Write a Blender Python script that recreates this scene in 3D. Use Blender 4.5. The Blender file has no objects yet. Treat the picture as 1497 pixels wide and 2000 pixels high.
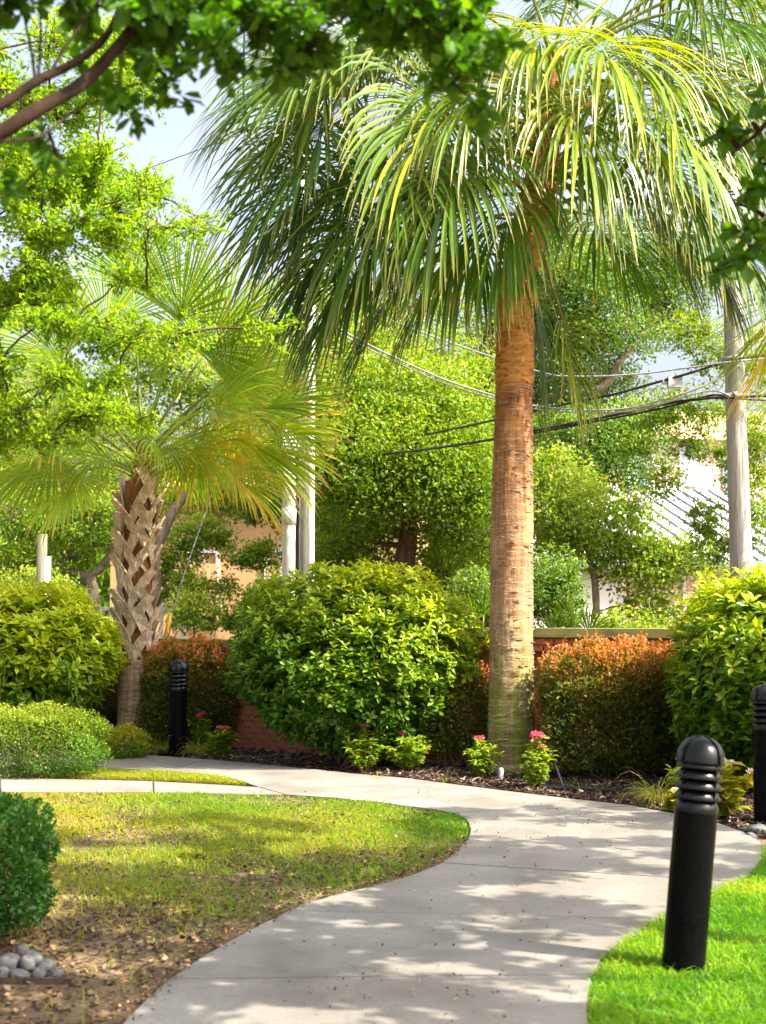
import bpy, math, random
import numpy as np
from mathutils import Vector, Matrix
random.seed(7); R_ = np.random.default_rng(11)
sc = bpy.context.scene; COL = sc.collection
# ---------------------------------------------------------------- camera
FPX = 2778.0; TH = math.atan(185 / FPX); EYE = 1.66
cd = bpy.data.cameras.new('camera'); cam = bpy.data.objects.new('camera', cd); COL.objects.link(cam)
cam.location = (0, 0, EYE); cam.rotation_euler = (math.radians(90) + TH, 0, 0)
cd.sensor_fit = 'VERTICAL'; cd.sensor_height = 36; cd.sensor_width = 27; cd.lens = 50
cd.clip_end = 2000; cd.dof.use_dof = True; cd.dof.focus_distance = 14.0; cd.dof.aperture_fstop = 3.2
sc.camera = cam
# ---------------------------------------------------------------- light
SAZ, SEL = math.radians(-24), math.radians(46)
w = bpy.data.worlds.new('World'); sc.world = w; w.use_nodes = True
nt = w.node_tree; bg = nt.nodes['Background']; sky = nt.nodes.new('ShaderNodeTexSky')
sky.sky_type = 'NISHITA'; sky.sun_disc = False; sky.sun_elevation = SEL; sky.sun_rotation = math.radians(90) - SAZ
sky.air_density = 1.0; sky.dust_density = 8.0; sky.ozone_density = 1.0
hs = nt.nodes.new('ShaderNodeHueSaturation'); hs.inputs['Saturation'].default_value = .62; hs.inputs['Value'].default_value = 1.15; nt.links.new(sky.outputs[0], hs.inputs['Color']); nt.links.new(hs.outputs[0], bg.inputs[0]); bg.inputs[1].default_value = 0.13
sd = bpy.data.lights.new('sun', 'SUN'); sd.energy = 5.0; sd.angle = math.radians(0.53); sd.color = (1, 0.91, 0.74)
so = bpy.data.objects.new('sun', sd); COL.objects.link(so)
SV = Vector((math.cos(SEL) * math.cos(SAZ), math.cos(SEL) * math.sin(SAZ), math.sin(SEL)))
so.rotation_euler = SV.to_track_quat('Z', 'Y').to_euler(); so.location = (20, 5, 30)
vs = sc.view_settings; vs.view_transform = 'Standard'; vs.look = 'None'; vs.exposure = 1.68; vs.gamma = 1
try: vs.use_curve_mapping = False
except Exception: pass
sc.cycles.use_denoising = True
sc.cycles.max_bounces = 8; sc.cycles.diffuse_bounces = 3; sc.cycles.transmission_bounces = 5; sc.cycles.transparent_max_bounces = 4
sc.cycles.sample_clamp_indirect = 6

# ---------------------------------------------------------------- helpers
def ray(px, py):
    x = (px - 748.5) / FPX; y = (1000 - py) / FPX
    return np.array([x, math.cos(TH) - y * math.sin(TH), math.sin(TH) + y * math.cos(TH)])
def W(px, py, d):            # the place seen at that pixel, d metres ahead
    r = ray(px, py); return np.array([0, 0, EYE]) + r * (d / r[1])
def G(px, py, z=0.0):        # the place on the ground
    r = ray(px, py); return np.array([0, 0, EYE]) + r * ((z - EYE) / r[2])
def unit(v):
    v = np.asarray(v, float); return v / np.maximum(np.linalg.norm(v, axis=-1, keepdims=True), 1e-9)
def link(name, data, parent=None):
    o = bpy.data.objects.new(name, data); COL.objects.link(o)
    if parent is not None: o.parent = parent
    return o
def tag(o, label, cat, group=None, kind=None):
    if label: o['label'] = label
    if cat: o['category'] = cat
    if group: o['group'] = group
    if kind: o['kind'] = kind
    return o
def root(name, loc, label, cat, group=None, rz=0):
    o = link(name, None); o.location = loc; o.rotation_euler.z = rz; o.empty_display_size = .2
    return tag(o, label, cat, group)
class MB:
    def __init__(s): s.V = []; s.F = []; s.T = []; s.A = []; s.n = 0
    def add(s, V, F, T=0.5, A=0.0):
        V = np.asarray(V, float).reshape(-1, 3); F = np.asarray(F, int).reshape(-1, 3); k = len(V)
        s.V.append(V); s.F.append(F + s.n); s.n += k
        s.T.append(np.broadcast_to(np.asarray(T, float), (k,)).copy()); s.A.append(np.broadcast_to(np.asarray(A, float), (k,)).copy())
        return s
    def mesh(s, name, mat, smooth=False, off=None):
        V = np.concatenate(s.V); F = np.concatenate(s.F)
        if off is not None: V = V - np.asarray(off)
        me = bpy.data.meshes.new(name)
        me.vertices.add(len(V)); me.vertices.foreach_set('co', V.astype(np.float32).ravel())
        me.loops.add(F.size); me.loops.foreach_set('vertex_index', F.astype(np.int32).ravel())
        me.polygons.add(len(F)); me.polygons.foreach_set('loop_start', np.arange(0, F.size, 3, dtype=np.int32))
        for nm, arr in (('tint', s.T), ('along', s.A)):
            a = me.attributes.new(nm, 'FLOAT', 'POINT'); a.data.foreach_set('value', np.concatenate(arr).astype(np.float32))
        me.update(calc_edges=True)
        me.polygons.foreach_set('use_smooth', np.full(len(F), bool(smooth)))
        me.materials.append(mat); me.validate()
        return me
    def obj(s, name, mat, parent=None, smooth=False):
        off = None if parent is None else np.array(wloc(parent))
        return link(name, s.mesh(name, mat, smooth, off), parent)
def wloc(o):
    l = Vector(o.location)
    while o.parent: o = o.parent; l += Vector(o.location)
    return l
def q2t(Q): Q = np.asarray(Q).reshape(-1, 4); return np.concatenate([Q[:, [0, 1, 2]], Q[:, [0, 2, 3]]])
BOXQ = [[0, 3, 2, 1], [4, 5, 6, 7], [0, 1, 5, 4], [1, 2, 6, 5], [2, 3, 7, 6], [3, 0, 4, 7]]
def box(mb, x0, x1, y0, y1, z0, z1, T=.5, M=None):
    V = np.array([[x0, y0, z0], [x1, y0, z0], [x1, y1, z0], [x0, y1, z0], [x0, y0, z1], [x1, y0, z1], [x1, y1, z1], [x0, y1, z1]], float)
    if M is not None: V = V @ M[:3, :3].T + M[:3, 3]
    mb.add(V, q2t(BOXQ), T); return mb
def obox(mb, a, b, wdt, hgt, up=(0, 0, 1), T=.5):   # bar from a to b
    a = np.array(a, float); b = np.array(b, float); d = unit(b - a); s = unit(np.cross(d, up)); u = np.cross(s, d)
    V = [p + s * sx * wdt / 2 + u * sz * hgt / 2 for p in (a, b) for sx, sz in ((-1, -1), (1, -1), (1, 1), (-1, 1))]
    mb.add(V, q2t([[0, 3, 2, 1], [4, 5, 6, 7], [0, 1, 5, 4], [1, 2, 6, 5], [2, 3, 7, 6], [3, 0, 4, 7]][::1]), T); return mb
def smoothpath(P, n):
    P = np.asarray(P, float)
    if len(P) < 3: t = np.linspace(0, 1, n)[:, None]; return P[0] * (1 - t) + P[-1] * t
    Q = np.vstack([2 * P[0] - P[1], P, 2 * P[-1] - P[-2]]); out = []
    for u in np.linspace(0, len(P) - 1 - 1e-6, n):
        i = int(u); t = u - i; a, b, c, d = Q[i:i + 4]
        out.append(.5 * ((2 * b) + (-a + c) * t + (2 * a - 5 * b + 4 * c - d) * t * t + (-a + 3 * b - 3 * c + d) * t ** 3))
    return np.array(out)
def tube(mb, P, r, sides=6, T=.5, cap=True, rfun=None):
    P = np.asarray(P, float); n = len(P); r = np.broadcast_to(np.asarray(r, float), (n,)) if np.ndim(r) != 1 or len(r) != n else np.asarray(r)
    t = unit(np.gradient(P, axis=0)); ref = np.array([0, 0, 1.]) if abs(t[0][2]) < .9 else np.array([1., 0, 0])
    V = []; u = unit(np.cross(t[0], ref))
    for i in range(n):
        u = unit(u - t[i] * np.dot(u, t[i])); v = np.cross(t[i], u); a = np.arange(sides) / sides * 2 * math.pi
        rr = r[i] if rfun is None else r[i] * rfun(i, a)
        V.append(P[i] + (np.cos(a) * rr)[:, None] * u + (np.sin(a) * rr)[:, None] * v if rfun is not None else P[i] + rr * (np.cos(a)[:, None] * u + np.sin(a)[:, None] * v))
    V = np.concatenate(V); j = np.arange(sides); k = (j + 1) % sides; Q = []
    for i in range(n - 1): Q.append(np.stack([i * sides + j, i * sides + k, (i + 1) * sides + k, (i + 1) * sides + j], 1))
    F = q2t(np.concatenate(Q))
    if cap:
        V = np.vstack([V, P[0], P[-1]]); a, b = len(V) - 2, len(V) - 1; o = (n - 1) * sides
        F = np.vstack([F, np.stack([k, j, np.full(sides, a)], 1), np.stack([o + j, o + k, np.full(sides, b)], 1)])
    mb.add(V, F, T); return mb
def lathe(mb, prof, sides=32, T=.5, c=(0, 0, 0)):
    prof = np.asarray(prof, float); a = np.arange(sides) / sides * 2 * math.pi; n = len(prof)
    V = np.stack([np.outer(prof[:, 0], np.cos(a)), np.outer(prof[:, 0], np.sin(a)), np.repeat(prof[:, 1:2], sides, 1)], 2).reshape(-1, 3) + np.asarray(c)
    j = np.arange(sides); k = (j + 1) % sides
    F = q2t(np.concatenate([np.stack([i * sides + j, i * sides + k, (i + 1) * sides + k, (i + 1) * sides + j], 1) for i in range(n - 1)]))
    mb.add(V, F, T); return mb
T2 = (np.array([[0, 0, 0], [-.5, .45, .07], [.5, .45, .07], [0, 1, -.05]]), np.array([[0, 3, 1], [0, 2, 3]]))
T8 = (np.array([[0, 0, 0], [-.30, .25, .06], [0, .27, 0], [.30, .25, .06], [-.50, .68, .04], [0, .70, -.03], [.50, .68, .04], [0, 1, -.15]]),
      np.array([[0, 2, 1], [0, 3, 2], [1, 2, 5], [1, 5, 4], [2, 3, 6], [2, 6, 5], [4, 5, 7], [5, 6, 7]]))
def leaves(mb, P, D, N, L, Wd, T, tm=T2):
    P = np.asarray(P); n = len(P)
    if n == 0: return
    D = unit(D); S = unit(np.cross(D, N)); N = np.cross(S, D)
    L = np.broadcast_to(L, (n,))[:, None, None]; Wd = np.broadcast_to(Wd, (n,))[:, None, None]
    V, F = tm
    X = P[:, None] + V[None, :, 0:1] * Wd * S[:, None] + V[None, :, 1:2] * L * D[:, None] + V[None, :, 2:3] * L * N[:, None]
    FF = F[None] + (np.arange(n) * len(V))[:, None, None]
    mb.add(X.reshape(-1, 3), FF.reshape(-1, 3), np.repeat(np.broadcast_to(T, (n,)), len(V)))
def rnd(n, k=3): return R_.normal(size=(n, k))
def ball(n): return unit(rnd(n)) * (R_.random((n, 1)) ** (1 / 3))
def strips(mb, O, D0, L, wf, droop, K, N0, T, fold=.25, p=1.4, curl=None):
    n = len(O); D0 = unit(D0); pos = np.array(O, float); L = np.broadcast_to(L, (n,)); droop = np.broadcast_to(droop, (n,))
    st = []
    g = np.array([0, 0, -1.])
    for k in range(K + 1):
        t = k / K; d = D0 + g * (droop * t ** p)[:, None]
        if curl is not None: d = d + curl * t
        d = unit(d)
        if k: pos = pos + d * (L / K)[:, None]
        s = unit(np.cross(d, N0)); nn = np.cross(s, d); wd = wf(t * L, t)
        wd = np.broadcast_to(wd, (n,))[:, None]
        st.append(np.stack([pos - s * wd / 2, pos - nn * wd * fold, pos + s * wd / 2], 1) if fold else np.stack([pos - s * wd / 2, pos + s * wd / 2], 1))
    c = 3 if fold else 2
    X = np.stack(st, 1)  # n,K+1,c,3
    Q = []
    for k in range(K):
        for j in range(c - 1): Q.append([k * c + j, k * c + j + 1, (k + 1) * c + j + 1, (k + 1) * c + j])
    F = q2t(Q); m = (K + 1) * c
    FF = F[None] + (np.arange(n) * m)[:, None, None]
    A = np.tile(np.repeat(np.arange(K + 1) / K, c), n)
    mb.add(X.reshape(-1, 3), FF.reshape(-1, 3), np.repeat(np.broadcast_to(T, (n,)), m), A)
def inpoly(P, poly):
    x, y = P[:, 0], P[:, 1]; poly = np.asarray(poly); ins = np.zeros(len(P), bool); j = len(poly) - 1
    for i in range(len(poly)):
        xi, yi = poly[i][:2]; xj, yj = poly[j][:2]
        c = ((yi > y) != (yj > y)) & (x < (xj - xi) * (y - yi) / (yj - yi + 1e-12) + xi); ins ^= c; j = i
    return ins
_LAT = np.random.default_rng(3).random((64, 64))
def vnoise(x, y, s=1.0, o=0):
    x = np.asarray(x) * s + 17.3 + o; y = np.asarray(y) * s + 9.1 + o * 1.7; xi = np.floor(x).astype(int); yi = np.floor(y).astype(int)
    fx = x - xi; fy = y - yi; fx = fx * fx * (3 - 2 * fx); fy = fy * fy * (3 - 2 * fy)
    g = lambda a, b: _LAT[a % 64, b % 64]
    return (g(xi, yi) * (1 - fx) + g(xi + 1, yi) * fx) * (1 - fy) + (g(xi, yi + 1) * (1 - fx) + g(xi + 1, yi + 1) * fx) * fy

# ---------------------------------------------------------------- materials
def nmat(name):
    m = bpy.data.materials.new(name); m.use_nodes = True; n = m.node_tree.nodes; l = m.node_tree.links
    return m, n, l, n['Principled BSDF'], n['Material Output']
def ramp(n, l, src, cols):
    r = n.new('ShaderNodeValToRGB'); e = r.color_ramp.elements
    while len(e) < len(cols): e.new(.5)
    for i, (p, c) in enumerate(cols): e[i].position = p; e[i].color = (*c, 1)
    l.new(src, r.inputs[0]); return r
def leaf_mat(name, cols, trans=.45, rough=.4, tcol=(1.7, 1.6, .5), tip=None, spec=.5, objrand=False):
    spec *= .5; rough += .08
    m, n, l, b, out = nmat(name)
    a = n.new('ShaderNodeAttribute'); a.attribute_name = 'tint'; src = a.outputs['Fac']
    if objrand: oi = n.new('ShaderNodeObjectInfo'); src = oi.outputs['Random']
    r = ramp(n, l, src, cols); col = r.outputs[0]
    if tip:
        al = n.new('ShaderNodeAttribute'); al.attribute_name = 'along'
        mr = n.new('ShaderNodeMapRange'); mr.inputs[1].default_value = tip[0]; mr.inputs[2].default_value = tip[1]; l.new(al.outputs['Fac'], mr.inputs[0])
        mx = n.new('ShaderNodeMix'); mx.data_type = 'RGBA'; l.new(mr.outputs[0], mx.inputs[0]); l.new(col, mx.inputs[6]); mx.inputs[7].default_value = (*tip[2], 1); col = mx.outputs[2]
    l.new(col, b.inputs['Base Color']); b.inputs['Roughness'].default_value = rough; b.inputs['Specular IOR Level'].default_value = spec
    tr = n.new('ShaderNodeBsdfTranslucent'); mu = n.new('ShaderNodeMix'); mu.data_type = 'RGBA'; mu.blend_type = 'MULTIPLY'; mu.inputs[0].default_value = 1
    mu.clamp_result = False
    l.new(col, mu.inputs[6]); mu.inputs[7].default_value = (*tcol, 1); l.new(mu.outputs[2], tr.inputs[0])
    ms = n.new('ShaderNodeMixShader'); ms.inputs[0].default_value = trans; l.new(b.outputs[0], ms.inputs[1]); l.new(tr.outputs[0], ms.inputs[2]); l.new(ms.outputs[0], out.inputs[0])
    return m
def rough_mat(name, c1, c2, scale=4, rough=.8, bump=.3, det=8, stretch=(1, 1, 1), c3=None, s3=40, spec=.3, metal=0, bs=None, coord='Object'):
    m, n, l, b, out = nmat(name)
    tc = n.new('ShaderNodeTexCoord'); mp = n.new('ShaderNodeMapping'); mp.inputs['Scale'].default_value = stretch; l.new(tc.outputs[coord], mp.inputs[0])
    t = n.new('ShaderNodeTexNoise'); t.inputs['Scale'].default_value = scale; t.inputs['Detail'].default_value = det; t.inputs['Roughness'].default_value = .62; l.new(mp.outputs[0], t.inputs[0])
    r = ramp(n, l, t.outputs[0], [(.33, c1), (.67, c2)]); col = r.outputs[0]
    t2 = n.new('ShaderNodeTexNoise'); t2.inputs['Scale'].default_value = s3; t2.inputs['Detail'].default_value = 5; l.new(mp.outputs[0], t2.inputs[0])
    if c3:
        r3 = ramp(n, l, t2.outputs[0], [(.52, (0, 0, 0)), (.66, (1, 1, 1))])
        mx = n.new('ShaderNodeMix'); mx.data_type = 'RGBA'; l.new(r3.outputs[0], mx.inputs[0]); l.new(col, mx.inputs[6]); mx.inputs[7].default_value = (*c3, 1); col = mx.outputs[2]
    l.new(col, b.inputs['Base Color']); b.inputs['Roughness'].default_value = rough; b.inputs['Specular IOR Level'].default_value = spec; b.inputs['Metallic'].default_value = metal
    bp = n.new('ShaderNodeBump'); bp.inputs['Strength'].default_value = bump; bp.inputs['Distance'].default_value = .01 if bs is None else bs; l.new(t2.outputs[0], bp.inputs['Height']); l.new(bp.outputs[0], b.inputs['Normal'])
    return m
M = {}
M['soil'] = rough_mat('soil', (.10, .065, .04), (.26, .19, .12), 3, .95, .8, c3=(.06, .04, .028), s3=30)
M['lawn_soil'] = rough_mat('lawn_soil', (.075, .05, .028), (.21, .14, .075), 1.6, .95, .8, c3=(.05, .035, .022), s3=35)
M['concrete'] = rough_mat('concrete', (.15, .141, .129), (.245, .231, .211), 1.7, .85, .25, c3=(.14, .13, .118), s3=120, bs=.003)
def weather(m):
    n = m.node_tree.nodes; l = m.node_tree.links; b = n['Principled BSDF']; src = b.inputs['Base Color'].links[0].from_socket
    tc = n.new('ShaderNodeTexCoord'); nz = n.new('ShaderNodeTexNoise'); nz.inputs['Scale'].default_value = .9; nz.inputs['Detail'].default_value = 6; l.new(tc.outputs['Object'], nz.inputs[0])
    ad = n.new('ShaderNodeMix'); ad.data_type = 'RGBA'; ad.inputs[0].default_value = .18; l.new(tc.outputs['Object'], ad.inputs[6]); l.new(nz.outputs[1], ad.inputs[7])
    vo = n.new('ShaderNodeTexVoronoi'); vo.feature = 'DISTANCE_TO_EDGE'; vo.inputs['Scale'].default_value = .55; l.new(ad.outputs[2], vo.inputs[0])
    r1 = ramp(n, l, vo.outputs[0], [(.0, (.45, .42, .38)), (.006, (1, 1, 1))]); r2 = ramp(n, l, nz.outputs[0], [(.36, (.72, .69, .64)), (.56, (1.05, 1.05, 1.05))])
    m1 = n.new('ShaderNodeMix'); m1.data_type = 'RGBA'; m1.blend_type = 'MULTIPLY'; m1.inputs[0].default_value = .22; l.new(src, m1.inputs[6]); l.new(r1.outputs[0], m1.inputs[7])
    m2 = n.new('ShaderNodeMix'); m2.data_type = 'RGBA'; m2.blend_type = 'MULTIPLY'; m2.inputs[0].default_value = .7; l.new(m1.outputs[2], m2.inputs[6]); l.new(r2.outputs[0], m2.inputs[7]); l.new(m2.outputs[2], b.inputs['Base Color'])
weather(M['concrete'])
M['joint'] = rough_mat('joint', (.07, .06, .045), (.12, .11, .06), 8, .95)
M['mulch'] = rough_mat('mulch', (.035, .022, .016), (.10, .065, .045), 9, .95, .8)
M['chips'] = leaf_mat('chips', [(0, (.03, .02, .015)), (.55, (.12, .07, .05)), (.8, (.22, .15, .11)), (1, (.42, .34, .28))], .05, .8, (1, 1, 1))
M['litter'] = leaf_mat('litter', [(0, (.03, .02, .012)), (.45, (.10, .065, .04)), (.8, (.24, .16, .09)), (.93, (.40, .29, .18)), (1, (.62, .22, .03))], .15, .7, (1, 1, .8))
M['grass'] = leaf_mat('grass', [(0, (.36, .27, .06)), (.3, (.26, .29, .025)), (.55, (.14, .24, .015)), (1, (.05, .17, .006))], .5, .5, (2.0, 1.8, .5))
M['lush'] = leaf_mat('lush', [(0, (.36, .36, .03)), (.3, (.20, .35, .010)), (1, (.06, .20, .006))], .5, .4, (1.9, 1.8, .5))
M['brick'] = rough_mat('brick', (.19, .05, .025), (.36, .12, .055), 2.2, .85, .4, c3=(.14, .045, .03), s3=25)
M['mortar'] = rough_mat('mortar', (.30, .20, .15), (.42, .31, .24), 12, .95, .4)
M['coping'] = rough_mat('coping', (.15, .155, .045), (.22, .22, .08), 3, .6, .15, stretch=(.3, 1, 1), c3=(.12, .12, .045), s3=14)
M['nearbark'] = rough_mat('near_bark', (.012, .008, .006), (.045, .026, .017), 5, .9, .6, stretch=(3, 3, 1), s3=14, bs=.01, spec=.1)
M['trunk'] = rough_mat('trunk', (.24, .16, .10), (.46, .32, .20), 2.0, .9, .6, stretch=(2, 2, 3), s3=22, bs=.01)
M['bark'] = rough_mat('bark', (.10, .08, .06), (.24, .19, .145), 4, .9, .7, stretch=(3, 3, .8), s3=14, bs=.02)
M['darkbark'] = rough_mat('dark_bark', (.030, .018, .012), (.10, .058, .035), 5, .85, .6, stretch=(3, 3, 1), s3=14, bs=.01)
M['boot'] = rough_mat('boot', (.38, .28, .19), (.68, .53, .39), 1.6, .85, .7, stretch=(9, 9, .8), c3=(.30, .20, .12), s3=7, bs=.004, coord='Object')
M['fibre'] = rough_mat('fibre', (.10, .04, .015), (.28, .12, .04), 12, .95, .9, stretch=(3, 3, .7), s3=50)
M['black'] = rough_mat('black_paint', (.002, .0022, .0025), (.004, .0045, .005), 6, .22, .05, c3=(.005, .005, .005), s3=60, spec=.05, bs=.001)
M['black_gloss'] = rough_mat('black_gloss_paint', (.004, .0045, .005), (.008, .009, .010), 6, .26, .05, s3=60, spec=.32, bs=.001)
M['pole'] = rough_mat('pole_wood', (.27, .27, .265), (.44, .44, .43), 3, .85, .6, stretch=(7, 7, .35), c3=(.22, .20, .17), s3=9, bs=.01)
M['pole_dark'] = rough_mat('pole_dark_wood', (.07, .075, .05), (.15, .15, .10), 3, .9, .6, stretch=(7, 7, .35), c3=(.09, .09, .06), s3=9, bs=.01)
M['white'] = rough_mat('white_paint', (.62, .61, .63), (.68, .67, .69), .8, .45, .0, s3=40)
M['grey'] = rough_mat('grey_paint', (.40, .43, .47), (.46, .49, .53), 1, .4, .0)
M['cable'] = rough_mat('cable', (.012, .012, .014), (.03, .03, .035), 9, .5, .1)
M['cable_grey'] = rough_mat('cable_grey', (.25, .26, .28), (.40, .41, .43), 9, .5, .1)
M['yellow'] = rough_mat('yellow_plastic', (.65, .38, .03), (.75, .46, .05), 9, .5, .1)
M['tan'] = rough_mat('tan_stucco', (.44, .27, .12), (.54, .35, .18), 1.2, .9, .3, c3=(.5, .32, .18), s3=30)
M['stucco'] = rough_mat('white_stucco', (.40, .40, .385), (.52, .51, .49), 1.2, .9, .3)
M['tile'] = rough_mat('roof_tile', (.30, .20, .10), (.42, .30, .16), 3, .85, .5, s3=12, bs=.05)
M['metal_roof'] = rough_mat('metal_roof', (.48, .51, .56), (.58, .61, .65), 1.2, .5, .05)
M['seam'] = rough_mat('roof_seam', (.12, .15, .18), (.18, .21, .24), 2, .6, .1)
M['stone'] = rough_mat('stone', (.055, .06, .068), (.16, .15, .135), 3.5, .75, .35, c3=(.11, .12, .14), s3=9, coord='Generated')
M['pink'] = leaf_mat('pink_petals', [(0, (.75, .04, .16)), (1, (.85, .16, .32))], .3, .6, (1.1, 1, 1))
M['cream'] = leaf_mat('cream_petals', [(0, (.75, .62, .5)), (1, (.85, .75, .66))], .3, .6, (1.1, 1, 1))
M['stem'] = rough_mat('stem', (.16, .07, .03), (.22, .18, .05), 9, .8)
M['curtain'] = rough_mat('window_blind', (.55, .56, .55), (.66, .67, .66), 2, .9)
M['shutter'] = rough_mat('shutter', (.42, .50, .56), (.52, .60, .66), 2, .7)
M['ink'] = rough_mat('ink', (.01, .02, .04), (.015, .03, .05), 2, .7)
def glass():
    m, n, l, b, o = nmat('window_glass'); b.inputs['Base Color'].default_value = (.035, .045, .045, 1); b.inputs['Roughness'].default_value = .08; b.inputs['Specular IOR Level'].default_value = .9; return m
M['glass'] = glass()
def brickface():
    m, n, l, b, o = nmat('far_brick'); tc = n.new('ShaderNodeTexCoord'); mp = n.new('ShaderNodeMapping'); mp.inputs['Rotation'].default_value = (math.radians(90), 0, 0); l.new(tc.outputs['Object'], mp.inputs[0])
    t = n.new('ShaderNodeTexBrick'); l.new(mp.outputs[0], t.inputs[0]); t.inputs['Scale'].default_value = 1; t.inputs['Brick Width'].default_value = .21; t.inputs['Row Height'].default_value = .075; t.inputs['Mortar Size'].default_value = .012
    t.inputs['Color1'].default_value = (.42, .22, .15, 1); t.inputs['Color2'].default_value = (.58, .38, .28, 1); t.inputs['Mortar'].default_value = (.62, .55, .47, 1)
    l.new(t.outputs[0], b.inputs['Base Color']); b.inputs['Roughness'].default_value = .9
    bp = n.new('ShaderNodeBump'); bp.inputs['Distance'].default_value = .01; bp.inputs['Strength'].default_value = .5; bp.invert = True; l.new(t.outputs['Fac'], bp.inputs['Height']); l.new(bp.outputs[0], b.inputs['Normal'])
    return m
M['farbrick'] = brickface()
def big_trunk_mat(zsplit=2.2):   # grey-brown palm trunk with green algae near its foot
    m = rough_mat('palm_trunk_algae', (.17, .105, .06), (.40, .28, .17), 1.6, .9, .6, stretch=(1.5, 1.5, 2.2), s3=22, bs=.01)
    n = m.node_tree.nodes; l = m.node_tree.links; b = n['Principled BSDF']; src = b.inputs['Base Color'].links[0].from_socket
    tc = n.new('ShaderNodeTexCoord'); sp = n.new('ShaderNodeSeparateXYZ'); l.new(tc.outputs['Object'], sp.inputs[0])
    mr = n.new('ShaderNodeMapRange'); mr.inputs[1].default_value = 1.7; mr.inputs[2].default_value = .5; l.new(sp.outputs[2], mr.inputs[0])
    mp = n.new('ShaderNodeMapping'); mp.inputs['Scale'].default_value = (9, 9, 1.6); l.new(tc.outputs['Object'], mp.inputs[0])
    nz = n.new('ShaderNodeTexNoise'); nz.inputs['Scale'].default_value = 1.2; nz.inputs['Detail'].default_value = 7; l.new(mp.outputs[0], nz.inputs[0])
    r = ramp(n, l, nz.outputs[0], [(.38, (0, 0, 0)), (.58, (1, 1, 1))])
    mu = n.new('ShaderNodeMath'); mu.operation = 'MULTIPLY'; l.new(mr.outputs[0], mu.inputs[0]); l.new(r.outputs[0], mu.inputs[1])
    mx = n.new('ShaderNodeMix'); mx.data_type = 'RGBA'; l.new(mu.outputs[0], mx.inputs[0]); l.new(src, mx.inputs[6]); mx.inputs[7].default_value = (.15, .20, .012, 1)
    m2 = n.new('ShaderNodeMapRange'); m2.inputs[1].default_value = .9; m2.inputs[2].default_value = 3.9; l.new(sp.outputs[2], m2.inputs[0])
    ad = n.new('ShaderNodeMath'); ad.operation = 'MULTIPLY_ADD'; l.new(nz.outputs[0], ad.inputs[0]); ad.inputs[1].default_value = .9; ad.inputs[2].default_value = -.45
    a2 = n.new('ShaderNodeMath'); a2.operation = 'ADD'; a2.use_clamp = True; l.new(m2.outputs[0], a2.inputs[0]); l.new(ad.outputs[0], a2.inputs[1])
    a3 = n.new('ShaderNodeMath'); a3.operation = 'MULTIPLY'; a3.inputs[1].default_value = .95; l.new(a2.outputs[0], a3.inputs[0])
    mx2 = n.new('ShaderNodeMix'); mx2.data_type = 'RGBA'; mx2.blend_type = 'MULTIPLY'; l.new(a3.outputs[0], mx2.inputs[0]); l.new(mx.outputs[2], mx2.inputs[6]); mx2.inputs[7].default_value = (1.15, .72, .36, 1); l.new(mx2.outputs[2], b.inputs['Base Color'])
    return m
def rings(m, zs=9.0, amt=.55, light=(.62, .47, .33)):
    n = m.node_tree.nodes; l = m.node_tree.links; b = n['Principled BSDF']; src = b.inputs['Base Color'].links[0].from_socket
    tc = n.new('ShaderNodeTexCoord'); mp = n.new('ShaderNodeMapping'); mp.inputs['Scale'].default_value = (1.2, 1.2, zs); l.new(tc.outputs['Object'], mp.inputs[0])
    nz = n.new('ShaderNodeTexNoise'); nz.inputs['Scale'].default_value = 2.2; nz.inputs['Detail'].default_value = 3; l.new(mp.outputs[0], nz.inputs[0])
    r1 = ramp(n, l, nz.outputs[0], [(.47, (0, 0, 0)), (.50, (1, 1, 1)), (.53, (0, 0, 0))])
    mp2 = n.new('ShaderNodeMapping'); mp2.inputs['Scale'].default_value = (26, 26, 1.6); l.new(tc.outputs['Object'], mp2.inputs[0])
    n2 = n.new('ShaderNodeTexNoise'); n2.inputs['Scale'].default_value = 1.6; n2.inputs['Detail'].default_value = 6; l.new(mp2.outputs[0], n2.inputs[0])
    r2_ = ramp(n, l, n2.outputs[0], [(.35, (.55, .55, .55)), (.65, (1.15, 1.15, 1.15))])
    mu = n.new('ShaderNodeMix'); mu.data_type = 'RGBA'; mu.blend_type = 'MULTIPLY'; mu.inputs[0].default_value = .8; l.new(src, mu.inputs[6]); l.new(r2_.outputs[0], mu.inputs[7])
    ma = n.new('ShaderNodeMath'); ma.operation = 'MULTIPLY'; ma.inputs[1].default_value = amt; l.new(r1.outputs[0], ma.inputs[0])
    mx = n.new('ShaderNodeMix'); mx.data_type = 'RGBA'; l.new(ma.outputs[0], mx.inputs[0]); l.new(mu.outputs[2], mx.inputs[6]); mx.inputs[7].default_value = (*light, 1); l.new(mx.outputs[2], b.inputs['Base Color'])
    bp = n.new('ShaderNodeBump'); bp.inputs['Distance'].default_value = .012; bp.inputs['Strength'].default_value = .8; l.new(nz.outputs[0], bp.inputs['Height'])
    old = b.inputs['Normal'].links[0].from_socket; l.new(old, bp.inputs['Normal']); l.new(bp.outputs[0], b.inputs['Normal']); return m
M['bigtrunk'] = rings(big_trunk_mat(), 9.0, .35); rings(M['trunk'])
M['upper'] = rough_mat('orange_trunk', (.33, .14, .03), (.60, .31, .09), 2.5, .85, .9, stretch=(2, 2, 5), c3=(.22, .085, .02), s3=6, bs=.02)
M['frond'] = leaf_mat('frond', [(0, (.04, .10, .006)), (.5, (.075, .155, .008)), (.8, (.16, .235, .012)), (1, (.34, .35, .02))], .40, .24, (2.0, 1.8, .3), tip=(.8, 1.0, (.32, .26, .07)), spec=.7)
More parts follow.
